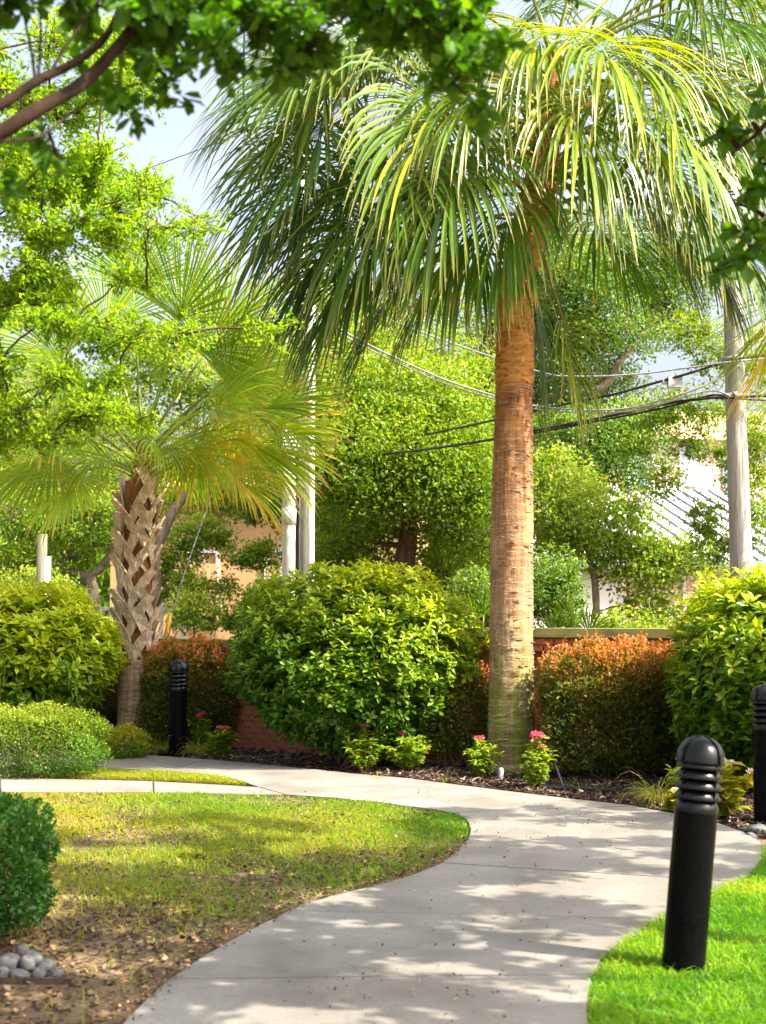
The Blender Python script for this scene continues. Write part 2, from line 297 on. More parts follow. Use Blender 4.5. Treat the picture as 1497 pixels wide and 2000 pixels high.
M['frond2'] = leaf_mat('frond_yellowing', [(0, (.08, .20, .008)), (.5, (.20, .32, .010)), (.8, (.32, .38, .02)), (1, (.50, .33, .03))], .45, .35, (1.9, 1.7, .4), tip=(.80, 1.02, (.42, .24, .05)), spec=.6)
M['petiole'] = rough_mat('petiole', (.14, .19, .03), (.26, .27, .05), 3, .5, .2)
M['oak'] = leaf_mat('oak_leaf', [(0, (.03, .08, .012)), (.5, (.08, .17, .02)), (1, (.20, .30, .03))], .38, .35, (1.8, 1.7, .5), spec=1.0)
M['oak_light'] = leaf_mat('bright_leaf', [(0, (.05, .12, .010)), (.5, (.13, .24, .015)), (1, (.30, .37, .03))], .42, .4, (1.9, 1.7, .4), spec=.7)
M['oak_yellow'] = leaf_mat('yellow_leaf', [(0, (.06, .14, .01)), (.5, (.17, .27, .02)), (1, (.40, .42, .05))], .45, .5, (1.6, 1.6, .5), spec=1.0)
M['crape'] = leaf_mat('crape_leaf', [(0, (.05, .13, .005)), (.5, (.14, .28, .008)), (1, (.32, .45, .018))], .55, .5, (2.0, 1.75, .3))
M['shade'] = leaf_mat('canopy_leaf', [(0, (.03, .09, .005)), (.6, (.06, .16, .006)), (1, (.13, .24, .010))], .45, .35, (1.7, 1.8, .35))
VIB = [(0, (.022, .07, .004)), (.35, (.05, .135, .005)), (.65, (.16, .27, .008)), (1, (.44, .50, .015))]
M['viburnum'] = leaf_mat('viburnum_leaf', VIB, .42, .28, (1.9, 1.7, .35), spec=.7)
M['loro'] = leaf_mat('loropetalum_leaf', [(0, (.06, .10, .010)), (.35, (.17, .18, .02)), (.55, (.30, .19, .03)), (.75, (.54, .22, .04)), (1, (.60, .22, .13))], .42, .4, (1.5, 1.2, .7), spec=.6)
M['boxleaf'] = leaf_mat('box_leaf', [(0, (.05, .13, .012)), (.5, (.12, .22, .015)), (1, (.28, .32, .03))], .45, .3, (1.8, 1.7, .4), spec=.7)
M['hollyleaf'] = leaf_mat('dark_box_leaf', [(0, (.02, .08, .008)), (.5, (.04, .13, .012)), (1, (.10, .21, .03))], .35, .22, (1.7, 1.8, .4), spec=.9)
M['herb'] = leaf_mat('herb_leaf', [(0, (.12, .24, .015)), (.6, (.20, .32, .02)), (1, (.36, .38, .04))], .5, .45, (1.6, 1.5, .4))
M['hosta'] = leaf_mat('broad_leaf', [(0, (.12, .22, .015)), (.5, (.26, .30, .02)), (1, (.50, .34, .03))], .5, .4, (1.5, 1.4, .4))
M['tuft'] = leaf_mat('tuft_blade', [(0, (.14, .24, .02)), (.5, (.34, .34, .04)), (1, (.5, .42, .14))], .45, .5, (1.4, 1.3, .5))
M['twig'] = rough_mat('twig', (.10, .06, .04), (.22, .14, .09), 9, .85, .4)

# ---------------------------------------------------------------- ground, path, lawns
def flat_poly(P, z0, z1):      # prism over a ground polygon
    n = len(P); P = np.asarray(P)[:, :2]
    import mathutils.geometry as mg
    tris = mg.tessellate_polygon([[Vector((*p, 0)) for p in P]])
    V = np.vstack([np.column_stack([P, np.full(n, z0)]), np.column_stack([P, np.full(n, z1)])]); F = []
    for a, b, c in tris:
        ax, bx, cx = P[a], P[b], P[c]
        if np.cross(bx - ax, cx - ax) < 0: b, c = c, b
        F.append([n + a, n + b, n + c])
    area = .5 * sum(P[i][0] * P[(i + 1) % n][1] - P[(i + 1) % n][0] * P[i][1] for i in range(n))
    for i in range(n):
        j = (i + 1) % n
        q = [i, j, n + j, n + i] if area > 0 else [j, i, n + i, n + j]
        F += [[q[0], q[1], q[2]], [q[0], q[2], q[3]]]
    return V, np.array(F)
mb = MB(); mb.add([[-400, -60, 0], [400, -60, 0], [400, 900, 0], [-400, 900, 0]], [[0, 1, 2], [0, 2, 3]])
g = mb.obj('ground', M['soil']); g['kind'] = 'structure'
def gp(L): return [G(x, y, .03) for x, y in L]
def dense(L, step=6):
    return L
S = [
 [(60, 2300), (235, 2000), (290, 1945), (330, 1912), (1160, 1903), (1149, 1950), (1152, 2000), (1175, 2300)],
 [(330, 1912), (365, 1888), (400, 1865), (440, 1842), (480, 1820), (522, 1799), (565, 1778), (1285, 1795), (1252, 1815), (1220, 1835), (1198, 1852), (1180, 1870), (1160, 1903)],
 [(565, 1778), (602, 1763), (640, 1752), (680, 1741), (720, 1732), (762, 1722), (800, 1710), (835, 1698), (862, 1685), (1440, 1722), (1400, 1738), (1360, 1757), (1322, 1776), (1285, 1795)],
 [(862, 1685), (882, 1672), (897, 1657), (908, 1645), (915, 1633), (1487, 1643), (1493, 1660), (1490, 1678), (1472, 1702), (1440, 1722)],
 [(915, 1633), (918, 1620), (914, 1607), (905, 1597), (894, 1591), (880, 1587), (1240, 1574), (1310, 1587), (1365, 1598), (1410, 1609), (1455, 1625), (1487, 1643)],
 [(880, 1587), (840, 1580), (800, 1575), (740, 1567), (930, 1537), (1000, 1546), (1100, 1558), (1180, 1567), (1240, 1574)],
 [(740, 1567), (650, 1558), (560, 1552), (505, 1537), (640, 1505), (700, 1512), (800, 1520), (860, 1528), (930, 1537)],
 [(505, 1537), (480, 1528), (450, 1520), (400, 1513), (330, 1506), (400, 1483), (500, 1491), (570, 1498), (640, 1505)],
 [(330, 1506), (250, 1502), (180, 1500), (100, 1500), (100, 1465), (190, 1468), (260, 1473), (330, 1477), (400, 1483)],
 [(100, 1500), (-200, 1504), (-200, 1460), (100, 1465)],
 [(505, 1537), (560, 1552), (400, 1549), (300, 1548), (300, 1526), (420, 1532)],
 [(300, 1548), (0, 1547), (0, 1520), (150, 1522), (300, 1526)],
 [(0, 1547), (-400, 1547), (-400, 1520), (0, 1520)]]
allpath = []
for i, poly in enumerate(S):
    P = np.array(gp(poly)); allpath.append(P); c = P.mean(0)
    Q = c + (P - c) * (1 - .011 / np.maximum(np.linalg.norm(P - c, axis=1, keepdims=True), .3))
    V, F = flat_poly(Q, -.08, .03 + .0012 * (i % 2)); b = MB(); b.add(V, F, .5); o = b.obj('slab' , M['concrete']); S[i] = o
pr = link('footpath', None); pr['kind'] = 'structure'; pr.location = (0, 0, 0)
for o in S: o.parent = pr
b = MB()
for P in allpath:
    V, F = flat_poly(P, 0.001, .018); b.add(V, F)
o = b.obj('joint_filler', M['joint'], pr)
def onpath(P):
    r = np.zeros(len(P), bool)
    for q in allpath: r |= inpoly(P, q)
    return r
# lawns and beds as sheets
lawnL = np.array([G(x, y) for x, y in [(235, 2000), (290, 1945), (330, 1912), (400, 1865), (480, 1820), (565, 1778), (640, 1752), (720, 1732), (800, 1710), (862, 1685), (897, 1657), (915, 1633), (918, 1620), (905, 1597), (880, 1587), (800, 1575), (650, 1558), (560, 1552), (400, 1549), (0, 1547), (-350, 1547), (-900, 1800), (-900, 2300), (60, 2300)]])
lawnR = np.array([G(x, y) for x, y in [(1175, 2300), (1152, 2000), (1149, 1950), (1160, 1903), (1180, 1870), (1220, 1835), (1285, 1795), (1360, 1757), (1440, 1722), (1490, 1678), (1493, 1660), (1500, 1640), (1800, 1640), (2400, 1800), (2400, 2300)]] + [])
lawnG = np.vstack([lawnR[:11], [[3.4, 10.3, 0], [4.6, 10.0, 0], [3.2, 4.8, 0], [1.0, 4.8, 0]]]); lawnR = np.vstack([lawnR[:11], [[4.2, 10.9, 0], [9, 11.5, 0], [9, 1, 0], [1.0, 1, 0]]])
sliver = np.array([G(x, y) for x, y in [(505, 1537), (450, 1520), (400, 1513), (330, 1506), (180, 1500), (60, 1500), (60, 1521), (150, 1522), (300, 1526), (420, 1532)]])
for nm, P, mt, z in (('lawn', lawnL, 'lawn_soil', .006), ('lawn', lawnR, 'lawn_soil', .006), ('lawn', sliver, 'lawn_soil', .006)):
    V, F = flat_poly(P, .001, z); b = MB(); b.add(V, F); o = b.obj(nm, M[mt]); o['kind'] = 'structure'
bed = np.array([G(x, y) for x, y in [(-400, 1452), (190, 1468), (330, 1477), (500, 1491), (640, 1505), (800, 1520), (930, 1537), (1100, 1558), (1240, 1574), (1365, 1598), (1455, 1625), (1500, 1640), (1800, 1640)]] + [[6, 13.2, 0], [2.9, 14.3, 0], [-.3, 15.8, 0], [-5, 19.6, 0], [-8, 22, 0]])
V, F = flat_poly(bed, .001, .01); b = MB(); b.add(V, F); o = b.obj('mulch_bed', M['mulch']); o['kind'] = 'structure'
def sample(poly, n):
    P = []; lo = poly[:, :2].min(0); hi = poly[:, :2].max(0); k = 0
    while k < n:
        X = lo + R_.random((n * 3, 2)) * (hi - lo); X = X[inpoly(X, poly)]; P.append(X); k += len(X)
    return np.concatenate(P)[:n]
def vis(X, m=.6):   # keep what the camera and its neighbours could see
    return (X[:, 1] > 4.8) & (np.abs(X[:, 0]) < .27 * X[:, 1] + m)
def grass(name, poly, n, h, mat, dens=None, wd=.006, tintf=None, K=2, label='', edge=0):
    X = sample(poly, n); X = X[vis(X, .9)]; X = X[~onpath(X)]
    if dens is not None: X = X[R_.random(len(X)) < dens(X)]
    n = len(X); hh = h * (.5 + .8 * R_.random(n)) * (.7 + .6 * vnoise(X[:, 0], X[:, 1], 2.5)); a = R_.random(n) * 6.283
    O = np.column_stack([X, np.full(n, .004)]); D = np.column_stack([np.cos(a) * .55, np.sin(a) * .55, 1.0 + 0 * a]) + rnd(n) * .15
    N0 = np.column_stack([-np.cos(a), -np.sin(a), .3 + 0 * a])
    T = np.clip((tintf(X) if tintf else .5) + R_.normal(size=n) * .18, 0, 1)
    b = MB(); strips(b, O, D, hh, lambda s, t: wd * (1.05 - t ** 1.5), .8, K, N0, T, fold=0)
    o = b.obj(name, M[mat]); return tag(o, label, 'grass', kind='stuff')
def dL(X):
    bare = np.clip((X[:, 1] - 7.2) / 4.0 + X[:, 0] * .10 + .25, 0.02, 1)
    return np.clip(bare * (.15 + 1.2 * vnoise(X[:, 0], X[:, 1], 1.7)) * (.3 + 1.4 * vnoise(X[:, 0], X[:, 1], 5)), .02, 1)
def tL(X): return np.clip(.26 + (X[:, 0] + 2.2) * .15 + (X[:, 1] - 9) * .05 + (vnoise(X[:, 0], X[:, 1], .9, 3) - .5) * .5, 0, .95)
grass('grass', lawnL, 150000, .075, 'grass', dL, .007, tL, label='patchy yellow green grass on the lawn inside the curve of the path')
grass('grass', sliver, 16000, .07, 'grass', None, .008, lambda X: .35 + 0 * X[:, 0], label='thin sliver of bright grass between the two arms of the path')
grass('grass', lawnG, 90000, .085, 'lush', None, .0065, lambda X: -.05 + .8 * vnoise(X[:, 0], X[:, 1], 1.3) + .5 * vnoise(X[:, 0], X[:, 1], 6, 2), K=2, label='lush bright green grass around the foot of the nearest bollard')
def scatter_flat(name, X, L, Wd, mat, label, cat, tint=None, z=.012, tilt=.35):
    n = len(X); a = R_.random(n) * 6.283; D = np.column_stack([np.cos(a), np.sin(a), R_.normal(size=n) * tilt]); N = np.column_stack([R_.normal(size=(n, 2)) * tilt, np.ones(n)])
    b = MB(); z = np.broadcast_to(z, (n,))
    leaves(b, np.column_stack([X, z + R_.random(n) * .008]), D, N, L * (.5 + R_.random(n)), Wd * (.5 + R_.random(n)), R_.random(n) if tint is None else tint)
    return tag(b.obj(name, M[mat]), label, cat, kind='stuff')
X = sample(lawnL, 34000); X = X[vis(X)]; X = X[R_.random(len(X)) < np.clip(1.25 - .13 * (X[:, 1] - 5), .15, 1) * (.3 + vnoise(X[:, 0], X[:, 1], 2))]
scatter_flat('leaf_litter', X, .035, .022, 'litter', 'dry fallen leaves and crumbs scattered over the bare lawn', 'leaf litter', tint=R_.random(len(X)) ** 1.5)
X = sample(bed, 60000); X = X[vis(X, .3)]; X = X[~onpath(X)]
scatter_flat('mulch_chips', X, .06, .022, 'chips', 'brown and grey bark chips covering the planting bed', 'mulch', tint=R_.random(len(X)) ** 1.6, z=.016)
lit = np.array([G(x, y) for x, y in [(300, 2100), (330, 1915), (700, 1740), (900, 1660), (930, 1600), (800, 1550), (1300, 1595), (1480, 1650), (1300, 1780), (1150, 1920), (1150, 2100)]])
X = sample(lit, 1500); X = X[onpath(X)]; X = X[R_.random(len(X)) < 1.3 * vnoise(X[:, 0], X[:, 1], 1.8) ** 2]
scatter_flat('fallen_petals', X, .016, .012, 'litter', 'tiny brown fallen petals dotted over the concrete path', 'petals', tint=R_.random(len(X)) ** 1.6 * .98, z=.036, tilt=.5)
Xe = []
edge = [(235, 2000), (290, 1945), (330, 1912), (400, 1865), (480, 1820), (565, 1778), (640, 1752), (720, 1732), (800, 1710), (862, 1685), (897, 1657)]
for (a, c), (d, e) in zip(edge[:-1], edge[1:]):
    p, q = G(a, c), G(d, e); n = int(np.linalg.norm(q - p) * 330); t = R_.random((n, 1)); s = p * (1 - t) + q * t; Xe.append(s[:, :2] + R_.normal(size=(n, 2)) * .05)
scatter_flat('leaf_litter', np.concatenate(Xe), .018, .012, 'litter', 'drift of dead leaves and dirt along the left edge of the path', 'leaf litter', z=.034)

# ---------------------------------------------------------------- garden walls
brick_me = box(MB(), -.1, .1, -.045, .045, -.0285, .0285).mesh('brick', M['brick'])
def wall(A, B, h, label, order, corbel=2):
    A = np.array(A, float); B = np.array(B, float); L = np.linalg.norm(B - A); rz = math.atan2(B[1] - A[1], B[0] - A[0])
    r = root('brick_wall', (*A, 0), label, 'wall', rz=rz)
    r2 = MB(); box(r2, .01, L - .01, .012, .26, -.05, h - .1); link('mortar_core', r2.mesh('mortar_core', M['mortar']), r)
    c = MB(); n = max(2, int(L / 1.6)); 
    for i in range(n):
        c = MB(); a, bb = -.06 + (L + .12) * i / n, -.06 + (L + .12) * (i + 1) / n
        box(c, a + .002, bb - .002, -.085, .34, h - .088, h); box(c, a + .004, bb - .004, -.06, .30, h - .1, h - .088)
        link('coping', c.mesh('coping', M['coping']), r)
    rows = int((h - .1) / .0675); P = []
    for k in range(rows):
        z = h - .1 - .034 - k * .0675; off = 0 if k % 2 else .105
        for i in range(int(L / .21) + 1):
            x = .1 + off + i * .21
            if x > L - .09: continue
            P.append((x, (-.02 if k < corbel else .045), z))
    P.sort(key=lambda p: order(p, L)); rest = MB()
    for i, p in enumerate(P):
        j = (random.uniform(-.002, .002), random.uniform(-.003, .003), random.uniform(-.001, .001))
        if i < 300:
            o = link('brick', brick_me, r); o.location = (p[0] + j[0], p[1] + j[1], p[2] + j[2])
        else: box(rest, p[0] - .1, p[0] + .1, p[1] - .045 + j[1], p[1] + .045, p[2] - .0285, p[2] + .0285)
    if rest.n: o = link('brick_courses', rest.mesh('brick_courses', M['brick']), r); o['kind'] = 'stuff'
    return r
WA0 = W(690, 1400, 15.3)[:2]; WA1 = W(1336, 1400, 14.15)[:2]; WB0 = W(60, 1400, 19.0)[:2]; WB1 = W(686, 1400, 15.6)[:2]
wall(WA0, WA1, 1.44, 'low red brick wall with olive coping behind the tall palm trunk', lambda p, L: L - p[0])
wall(WB0, WB1, 1.27, 'low red brick wall with olive coping behind the far left bollard', lambda p, L: -p[0])
WC0 = W(1338, 1400, 14.35)[:2]; WC1 = W(1900, 1400, 13.6)[:2]
wall(WC0, WC1, 1.20, 'lower stretch of red brick wall behind the right hand round shrub', lambda p, L: p[0], 0)

# ---------------------------------------------------------------- buildings
def window(par, x0, x1, z0, z1, y, rows=2, cols=2, shut=False):
    f = MB(); t = .07
    for a in ((x0 - t, x0, z0 - t, z1 + t), (x1, x1 + t, z0 - t, z1 + t), (x0, x1, z1, z1 + t), (x0, x1, z0 - t, z0)): box(f, a[0], a[1], y - .06, y + .05, a[2], a[3])
    for i in range(1, cols): x = x0 + (x1 - x0) * i / cols; box(f, x - .018, x + .018, y - .03, y + .02, z0, z1)
    for i in range(1, rows): z = z0 + (z1 - z0) * i / rows; box(f, x0, x1, y - .034, y + .02, z - .022, z + .022)
    wf = link('window', f.mesh('window', M['white']), par)
    p = MB(); box(p, x0, x1, y + .025, y + .035, z0, z1); link('pane', p.mesh('pane', M['glass']), wf)
    s = MB(); box(s, x0 - .14, x1 + .14, y - .14, y + .05, z0 - t - .10, z0 - t - .003); link('sill', s.mesh('sill', M['white']), wf)
    if shut:
        for xx in (x0 - .5, x1 + .1):
            s = MB(); box(s, xx, xx + .4, y - .06, y - .01, z0, z1)
            for k in range(12): z = z0 + (z1 - z0) * (k + .5) / 12; box(s, xx + .04, xx + .36, y - .075, y - .06, z - .03, z + .02)
            link('shutter', s.mesh('shutter', M['shutter']), wf)
# right: brick house with a white metal lean-to roof; root frame turned
HO = W(1030, 1185, 34); hr = root('brick_house', (HO[0], HO[1], 0), 'pale brick house with white metal lower roof and tan hip roof behind trees', 'house', rz=math.radians(14))
b = MB(); box(b, 0, 12, .0, 8, -.1, 3.0); link('lower_wall', b.mesh('wall', M['farbrick']), hr)
b = MB(); box(b, -.6, 2.4, -.25, 3, -.1, 2.75); link('stucco_bay', b.mesh('stucco_bay', M['stucco']), hr)
b = MB(); box(b, .6, 12, 2.6, 8, 3.0, 6.1); link('upper_wall', b.mesh('wall', M['farbrick']), hr)
# lower metal roof, slopes towards the street
e0, e1, t0, t1 = np.array([-1.0, -.7, 2.78]), np.array([13, -.7, 2.78]), np.array([1.2, 2.6, 4.75]), np.array([13, 2.6, 4.75])
b = MB(); V = [e0, e1, t1, t0] + [p - np.array([0, 0, .08]) for p in (e0, e1, t1, t0)]; b.add(V, q2t([[0, 1, 2, 3], [7, 6, 5, 4], [0, 4, 5, 1], [1, 5, 6, 2], [2, 6, 7, 3], [3, 7, 4, 0]])); link('metal_roof', b.mesh('metal_roof', M['metal_roof']), hr)
sm = MB(); obox(sm, (0, 0, 0), (1.95, 3.3, 1.97), .05, .06)
sm = None
for k in range(30):
    x = -.2 + k * .42; a = np.array([x - 1.9 + 3.2, -.72, 2.80]); c = np.array([x, 2.6, 4.78])
    if a[0] > 12.9: 
        continue
    s = MB(); obox(s, a, c, .045, .05); link('roof_seam', s.mesh('roof_seam', M['seam']), hr)
b = MB(); box(b, -1.0, 13, -.82, -.7, 2.62, 2.8); link('gutter', b.mesh('gutter', M['seam']), hr)
# hip roof
b = MB(); V = [[0, 2.2, 6.1], [12.6, 2.2, 6.1], [12.6, 8.4, 6.1], [0, 8.4, 6.1], [2.6, 5.3, 7.35], [10, 5.3, 7.35]]
b.add(V, np.array([[0, 1, 5], [0, 5, 4], [1, 2, 5], [2, 3, 4], [2, 4, 5], [3, 0, 4], [0, 2, 1], [0, 3, 2]])); link('hip_roof', b.mesh('hip_roof', M['tile']), hr)
for (x, z) in ((3.0, 4.85), (4.5, 4.85), (7.0, 4.85), (9.0, 4.85)): window(hr, x, x + .75, z, z + 1.1, 2.6, shut=True)
for (x, z) in ((2.95, 1.55), (4.1, 1.45), (6.6, 1.45)): window(hr, x, x + .62, z, z + .9, 0.0)
# left: tan stucco house with a white railed porch
LO = W(215, 1185, 33); lr = root('stucco_house', (LO[0], LO[1], 0), 'tan stucco house with white window sills behind the left palm and oaks', 'house', rz=math.radians(-6))
b = MB(); box(b, 0, 7, 0, 7, -.1, 4.4); link('wall', b.mesh('wall', M['tan']), lr)
b = MB(); b.add([[-.4, -.5, 4.4], [7.4, -.5, 4.4], [7.4, 7.4, 4.4], [-.4, 7.4, 4.4], [2.5, 3.4, 5.6], [4.5, 3.4, 5.6]], np.array([[0, 1, 5], [0, 5, 4], [1, 2, 5], [2, 3, 4], [2, 4, 5], [3, 0, 4], [0, 2, 1], [0, 3, 2]])); link('roof', b.mesh('roof', M['tile']), lr)
window(lr, 1.9, 2.5, 1.75, 2.9, 0); window(lr, 3.7, 4.3, 1.75, 2.9, 0)
b = MB(); box(b, 0.6, 1.2, -.02, .06, 1.1, 2.1); link('shutter', b.mesh('shutter', M['shutter']), lr)
PO = W(168, 1185, 29); prc = root('porch', (PO[0], PO[1], 0), 'white railed porch with a square post between the left shrub and palm trunk', 'porch')
b = MB(); box(b, -.08, .08, -.08, .08, 0, 1.97); link('post', b.mesh('post', M['white']), prc)
b = MB(); box(b, 0.08, 2.3, -.05, .05, 1.58, 1.66); box(b, .08, 2.3, -.04, .04, .62, .70); link('rail', b.mesh('rail', M['white']), prc)
for k in range(14): b = MB(); box(b, .17 + k * .15, .23 + k * .15, -.025, .025, .70, 1.58); link('baluster', b.mesh('baluster', M['white']), prc)
b = MB(); box(b, -.1, 2.4, .0, 2.2, .45, .6); link('deck', b.mesh('deck', M['stucco']), prc)
b = MB(); box(b, .09, 2.4, 2.2, 2.3, .6, 2.6); link('porch_wall', b.mesh('porch_wall', M['tan']), prc)
b = MB(); box(b, .95, 1.35, 2.14, 2.19, 1.55, 2.0); link('wall_opening', b.mesh('wall_opening', M['glass']), prc)
# white post at far left
WP = W(92, 1185, 24); o = tag(tube(MB(), [[WP[0], WP[1], 0], [WP[0], WP[1], 2.5]], .055, 12).obj('white_post', M['white'], None, True), 'short white post rising behind the leftmost round shrub', 'post')
o = tag(tube(MB(), [[WP[0] - .17, WP[1] + .3, 0], [WP[0] - .17, WP[1] + .3, 2.9]], .09, 12).obj('timber_post', M['pole_dark'], None, True), 'dark timber post just left of the short white post', 'post')

# ---------------------------------------------------------------- utility poles and cables
LP = W(588, 1185, 18.6)
lp = root('utility_pole', (LP[0], LP[1], 0), 'tall dark utility pole carrying transformers behind the left palm', 'utility pole')
tube(MB(), [[LP[0] + .0 , LP[1], z] for z in np.linspace(-.1, 11, 12)], np.linspace(.15, .11, 12), 20).obj('pole', M['pole_dark'], lp, True)
def conduit(px, r, ztop, zb=0, d=18.36):
    p = W(px, 1185, d); b = MB(); tube(b, [[p[0], p[1], z] for z in (zb, 1, 2, 3, 4, ztop)], r, 18)
    o = b.obj('conduit', M['white'], lp, True)
    for z in (2.72,) if r > .075 else (): tube(MB(), [[p[0], p[1], z], [p[0], p[1], z + .22]], r * 1.12, 18).obj('coupling', M['white'], o, True)
    if r > .075:
        q = smoothpath([[p[0], p[1], ztop - .02], [p[0], p[1] - .01, ztop + .14], [p[0] + .09, p[1] + .02, ztop + .23]], 7); tube(MB(), q, r * 1.05, 18).obj('weatherhead', M['grey'], o, True)
conduit(564, .085, 3.55); conduit(606, .055, 5.6); conduit(588, .03, 9.5, 4.5, 18.42)
# transformers
tr_mat = M['grey']
def transformer(px0, px1, ybot, ytop, d, label, number=None):
    c = W((px0 + px1) / 2, ybot, d); r = (px1 - px0) / 2 / FPX * d; h = (ybot - ytop) / FPX * d
    t = root('transformer', tuple(c), label, 'transformer')
    b = MB(); lathe(b, [(r * .93, 0), (r, .02), (r, h), (r * .9, h + .04), (.02, h + .06)], 32, c=c); b.obj('tank', M['grey'], t, True)
    b = MB(); lathe(b, [(.01, .035), (r * .9, .03), (r * .93, 0), (r * .9, -.005), (.01, -.004)], 32, c=c); b.obj('tank_bottom', M['tan_plate'], t, True)
    for k in range(3):
        x = c + np.array([(k - 1) * r * .6, 0, h + .06]); lathe(MB(), [(.03, 0), (.045, .05), (.03, .07), (.045, .1), (.03, .12), (.04, .16), (.01, .2)], 12, c=x).obj('bushing', M['grey'], t)
    q = np.array([LP[0], LP[1], c[2] + h * .6]); obox(MB(), q, c + np.array([0, 0, h * .6]), .08, .1).obj('bracket', M['grey'], t)
    if number:
        for txt, dz, sz in number:
            cu = bpy.data.curves.new('number', 'FONT'); cu.body = txt; cu.size = sz; cu.extrude = .003; to = bpy.data.objects.new('tmp', cu); COL.objects.link(to)
            bpy.context.view_layer.update(); me = bpy.data.meshes.new_from_object(to.evaluated_get(bpy.context.evaluated_depsgraph_get())); bpy.data.objects.remove(to)
            for v in me.vertices:
                a = math.radians(-142) + v.co.x / r; rr = r + .002 + v.co.z; y = v.co.y
                v.co = (rr * math.cos(a), rr * math.sin(a), dz + y)
            me.materials.clear(); me.materials.append(M['ink']); link('painted_number', me, t)
M['tan_plate'] = rough_mat('tan_plate', (.30, .22, .16), (.38, .28, .2), 4, .8)
transformer(490, 590, 192, 105, 17.9, 'grey transformer tank with painted numbers, leftmost and lowest leaf-framed one on the pole', [('3147', .42, .13), ('25', .24, .12)])
transformer(543, 632, 221, 120, 18.25, 'grey transformer tank hanging lower beside the pole, half hidden by palm fronds')
transformer(640, 700, 180, 60, 18.6, 'grey transformer tank right of the pole among the palm fronds')
RP0 = W(1449, 1185, 17.2)
rp = root('utility_pole', (RP0[0], RP0[1], 0), 'pale weathered wooden utility pole at the right, carrying cable bundles', 'utility pole')
rtop = W(1424, 300, 17.2)
tube(MB(), smoothpath([[RP0[0] + .05, RP0[1], -.1], list(W(1441, 900, 17.2)), list(rtop)], 30), np.linspace(.152, .100, 30), 24,
     rfun=lambda i, a: 1 + .02 * np.sin(3 * a + i * .15) + .01 * np.sin(7 * a)).obj('pole', M['pole'], rp, True)
for y in (703, 775):
    p = W(1432, y, 17.2); b = MB(); lathe(b, [(.14, -.03), (.147, -.03), (.147, .03), (.14, .03)], 24, c=p); obox(b, p + np.array([-.02, -.14, 0]), p + np.array([-.02, -.22, 0]), .05, .06); b.obj('cable_clamp', M['cable_grey'], rp, True)
def cable(pts, r, label, mat='cable', d0=None):
    P = np.array([W(x, y, d) for x, y, d in pts]); P = smoothpath(P, 50)
    o = tag(tube(MB(), P, r, 6).obj('overhead_cable', M[mat], None, True), label, 'cable', 'overhead cables between the poles')
    return o
cable([(1600, 668, 17), (1497, 693, 17), (1432, 703, 17.02), (1350, 728, 17.1), (1290, 745, 17.2), (1200, 770, 17.4), (1120, 786, 17.6), (1000, 812, 18.2), (900, 835, 20), (760, 862, 25), (600, 885, 31)], .017, 'thick black cable from the upper clamp of the right pole')
cable([(1497, 700, 17), (1432, 706, 17.0), (1360, 716, 17.1), (1240, 731, 17.3), (1120, 735, 17.5), (1040, 722, 17.7), (800, 640, 18.2), (605, 555, 18.4)], .012, 'thin grey cable sagging from the upper clamp of the right pole', 'cable_grey')
cable([(1497, 702, 17.05), (1432, 709, 17.05), (1380, 752, 17.1), (1250, 793, 17.3), (1150, 801, 17.5), (1040, 792, 17.7), (970, 774, 17.8), (870, 742, 18), (750, 688, 18.2), (660, 640, 18.3), (605, 600, 18.4)], .013, 'paired pale cable sweeping down behind the palm trunk, upper strand', 'cable_grey')
cable([(1432, 775, 17.0), (1380, 764, 17.1), (1250, 800, 17.3), (1150, 806, 17.5), (1040, 798, 17.7), (970, 781, 17.8), (870, 750, 18), (750, 696, 18.2), (660, 648, 18.3), (605, 610, 18.4)], .011, 'paired pale cable sweeping down behind the palm trunk, lower strand', 'cable_grey')
cable([(1600, 770, 17), (1497, 773, 17), (1432, 776, 17.02), (1380, 778, 17.1), (1300, 789, 17.3), (1160, 819, 17.6), (1040, 842, 17.9), (970, 857, 18.3), (830, 878, 20), (700, 893, 24), (520, 915, 32)], .019, 'thickest black cable from the lower clamp of the right pole')
cable([(1497, 782, 17), (1432, 778, 17.0), (1390, 772, 17.1), (1300, 796, 17.3), (1160, 824, 17.6), (1040, 847, 17.9)], .012, 'thin black cable lashed under the thickest lower cable')
cable([(1100, 456, 20), (1250, 455, 20), (1400, 458, 20)], .008, 'thin pale wire crossing high behind the palm crown', 'cable_grey')
cable([(250, 343, 21), (330, 314, 21), (470, 262, 20.5), (560, 222, 19)], .006, 'thin wire crossing the open sky towards the transformers')
cable([(478, 60, 17.7), (476, 170, 17.75), (482, 245, 17.8), (498, 285, 17.9), (540, 330, 18.1), (586, 360, 18.4)], .016, 'black drop loop hanging left of the transformer tank')
p = W(1318, 746, 17.2); b = MB(); box(b, p[0] - .085, p[0] + .085, p[1] - .06, p[1] + .06, p[2] - .07, p[2] + .06); box(b, p[0] - .15, p[0] - .085, p[1] - .03, p[1] + .03, p[2] - .03, p[2] + .03); tube(b, [p + [0.02, 0, .06], p + [.02, 0, .11]], .012, 8)
tag(b.obj('splice_box', M['grey']), 'small grey splice box hanging on the cables left of the right pole', 'cable box')
gw0, gw1 = W(585, 470, 18.5), W(350, 1150, 18.4); gw2 = W(318, 1275, 18.4)
o = tag(tube(MB(), [gw0, gw1, gw2], .008, 6).obj('guy_wire', M['cable_grey'], None, True), 'thin slanting guy wire right of the booted palm trunk', 'wire')
a, c = W(333, 1197, 18.38), W(320, 1262, 18.38); tag(tube(MB(), [a, c], .03, 10).obj('guy_guard', M['yellow'], None, True), 'yellow plastic guard sleeve on the foot of the guy wire', 'wire guard')

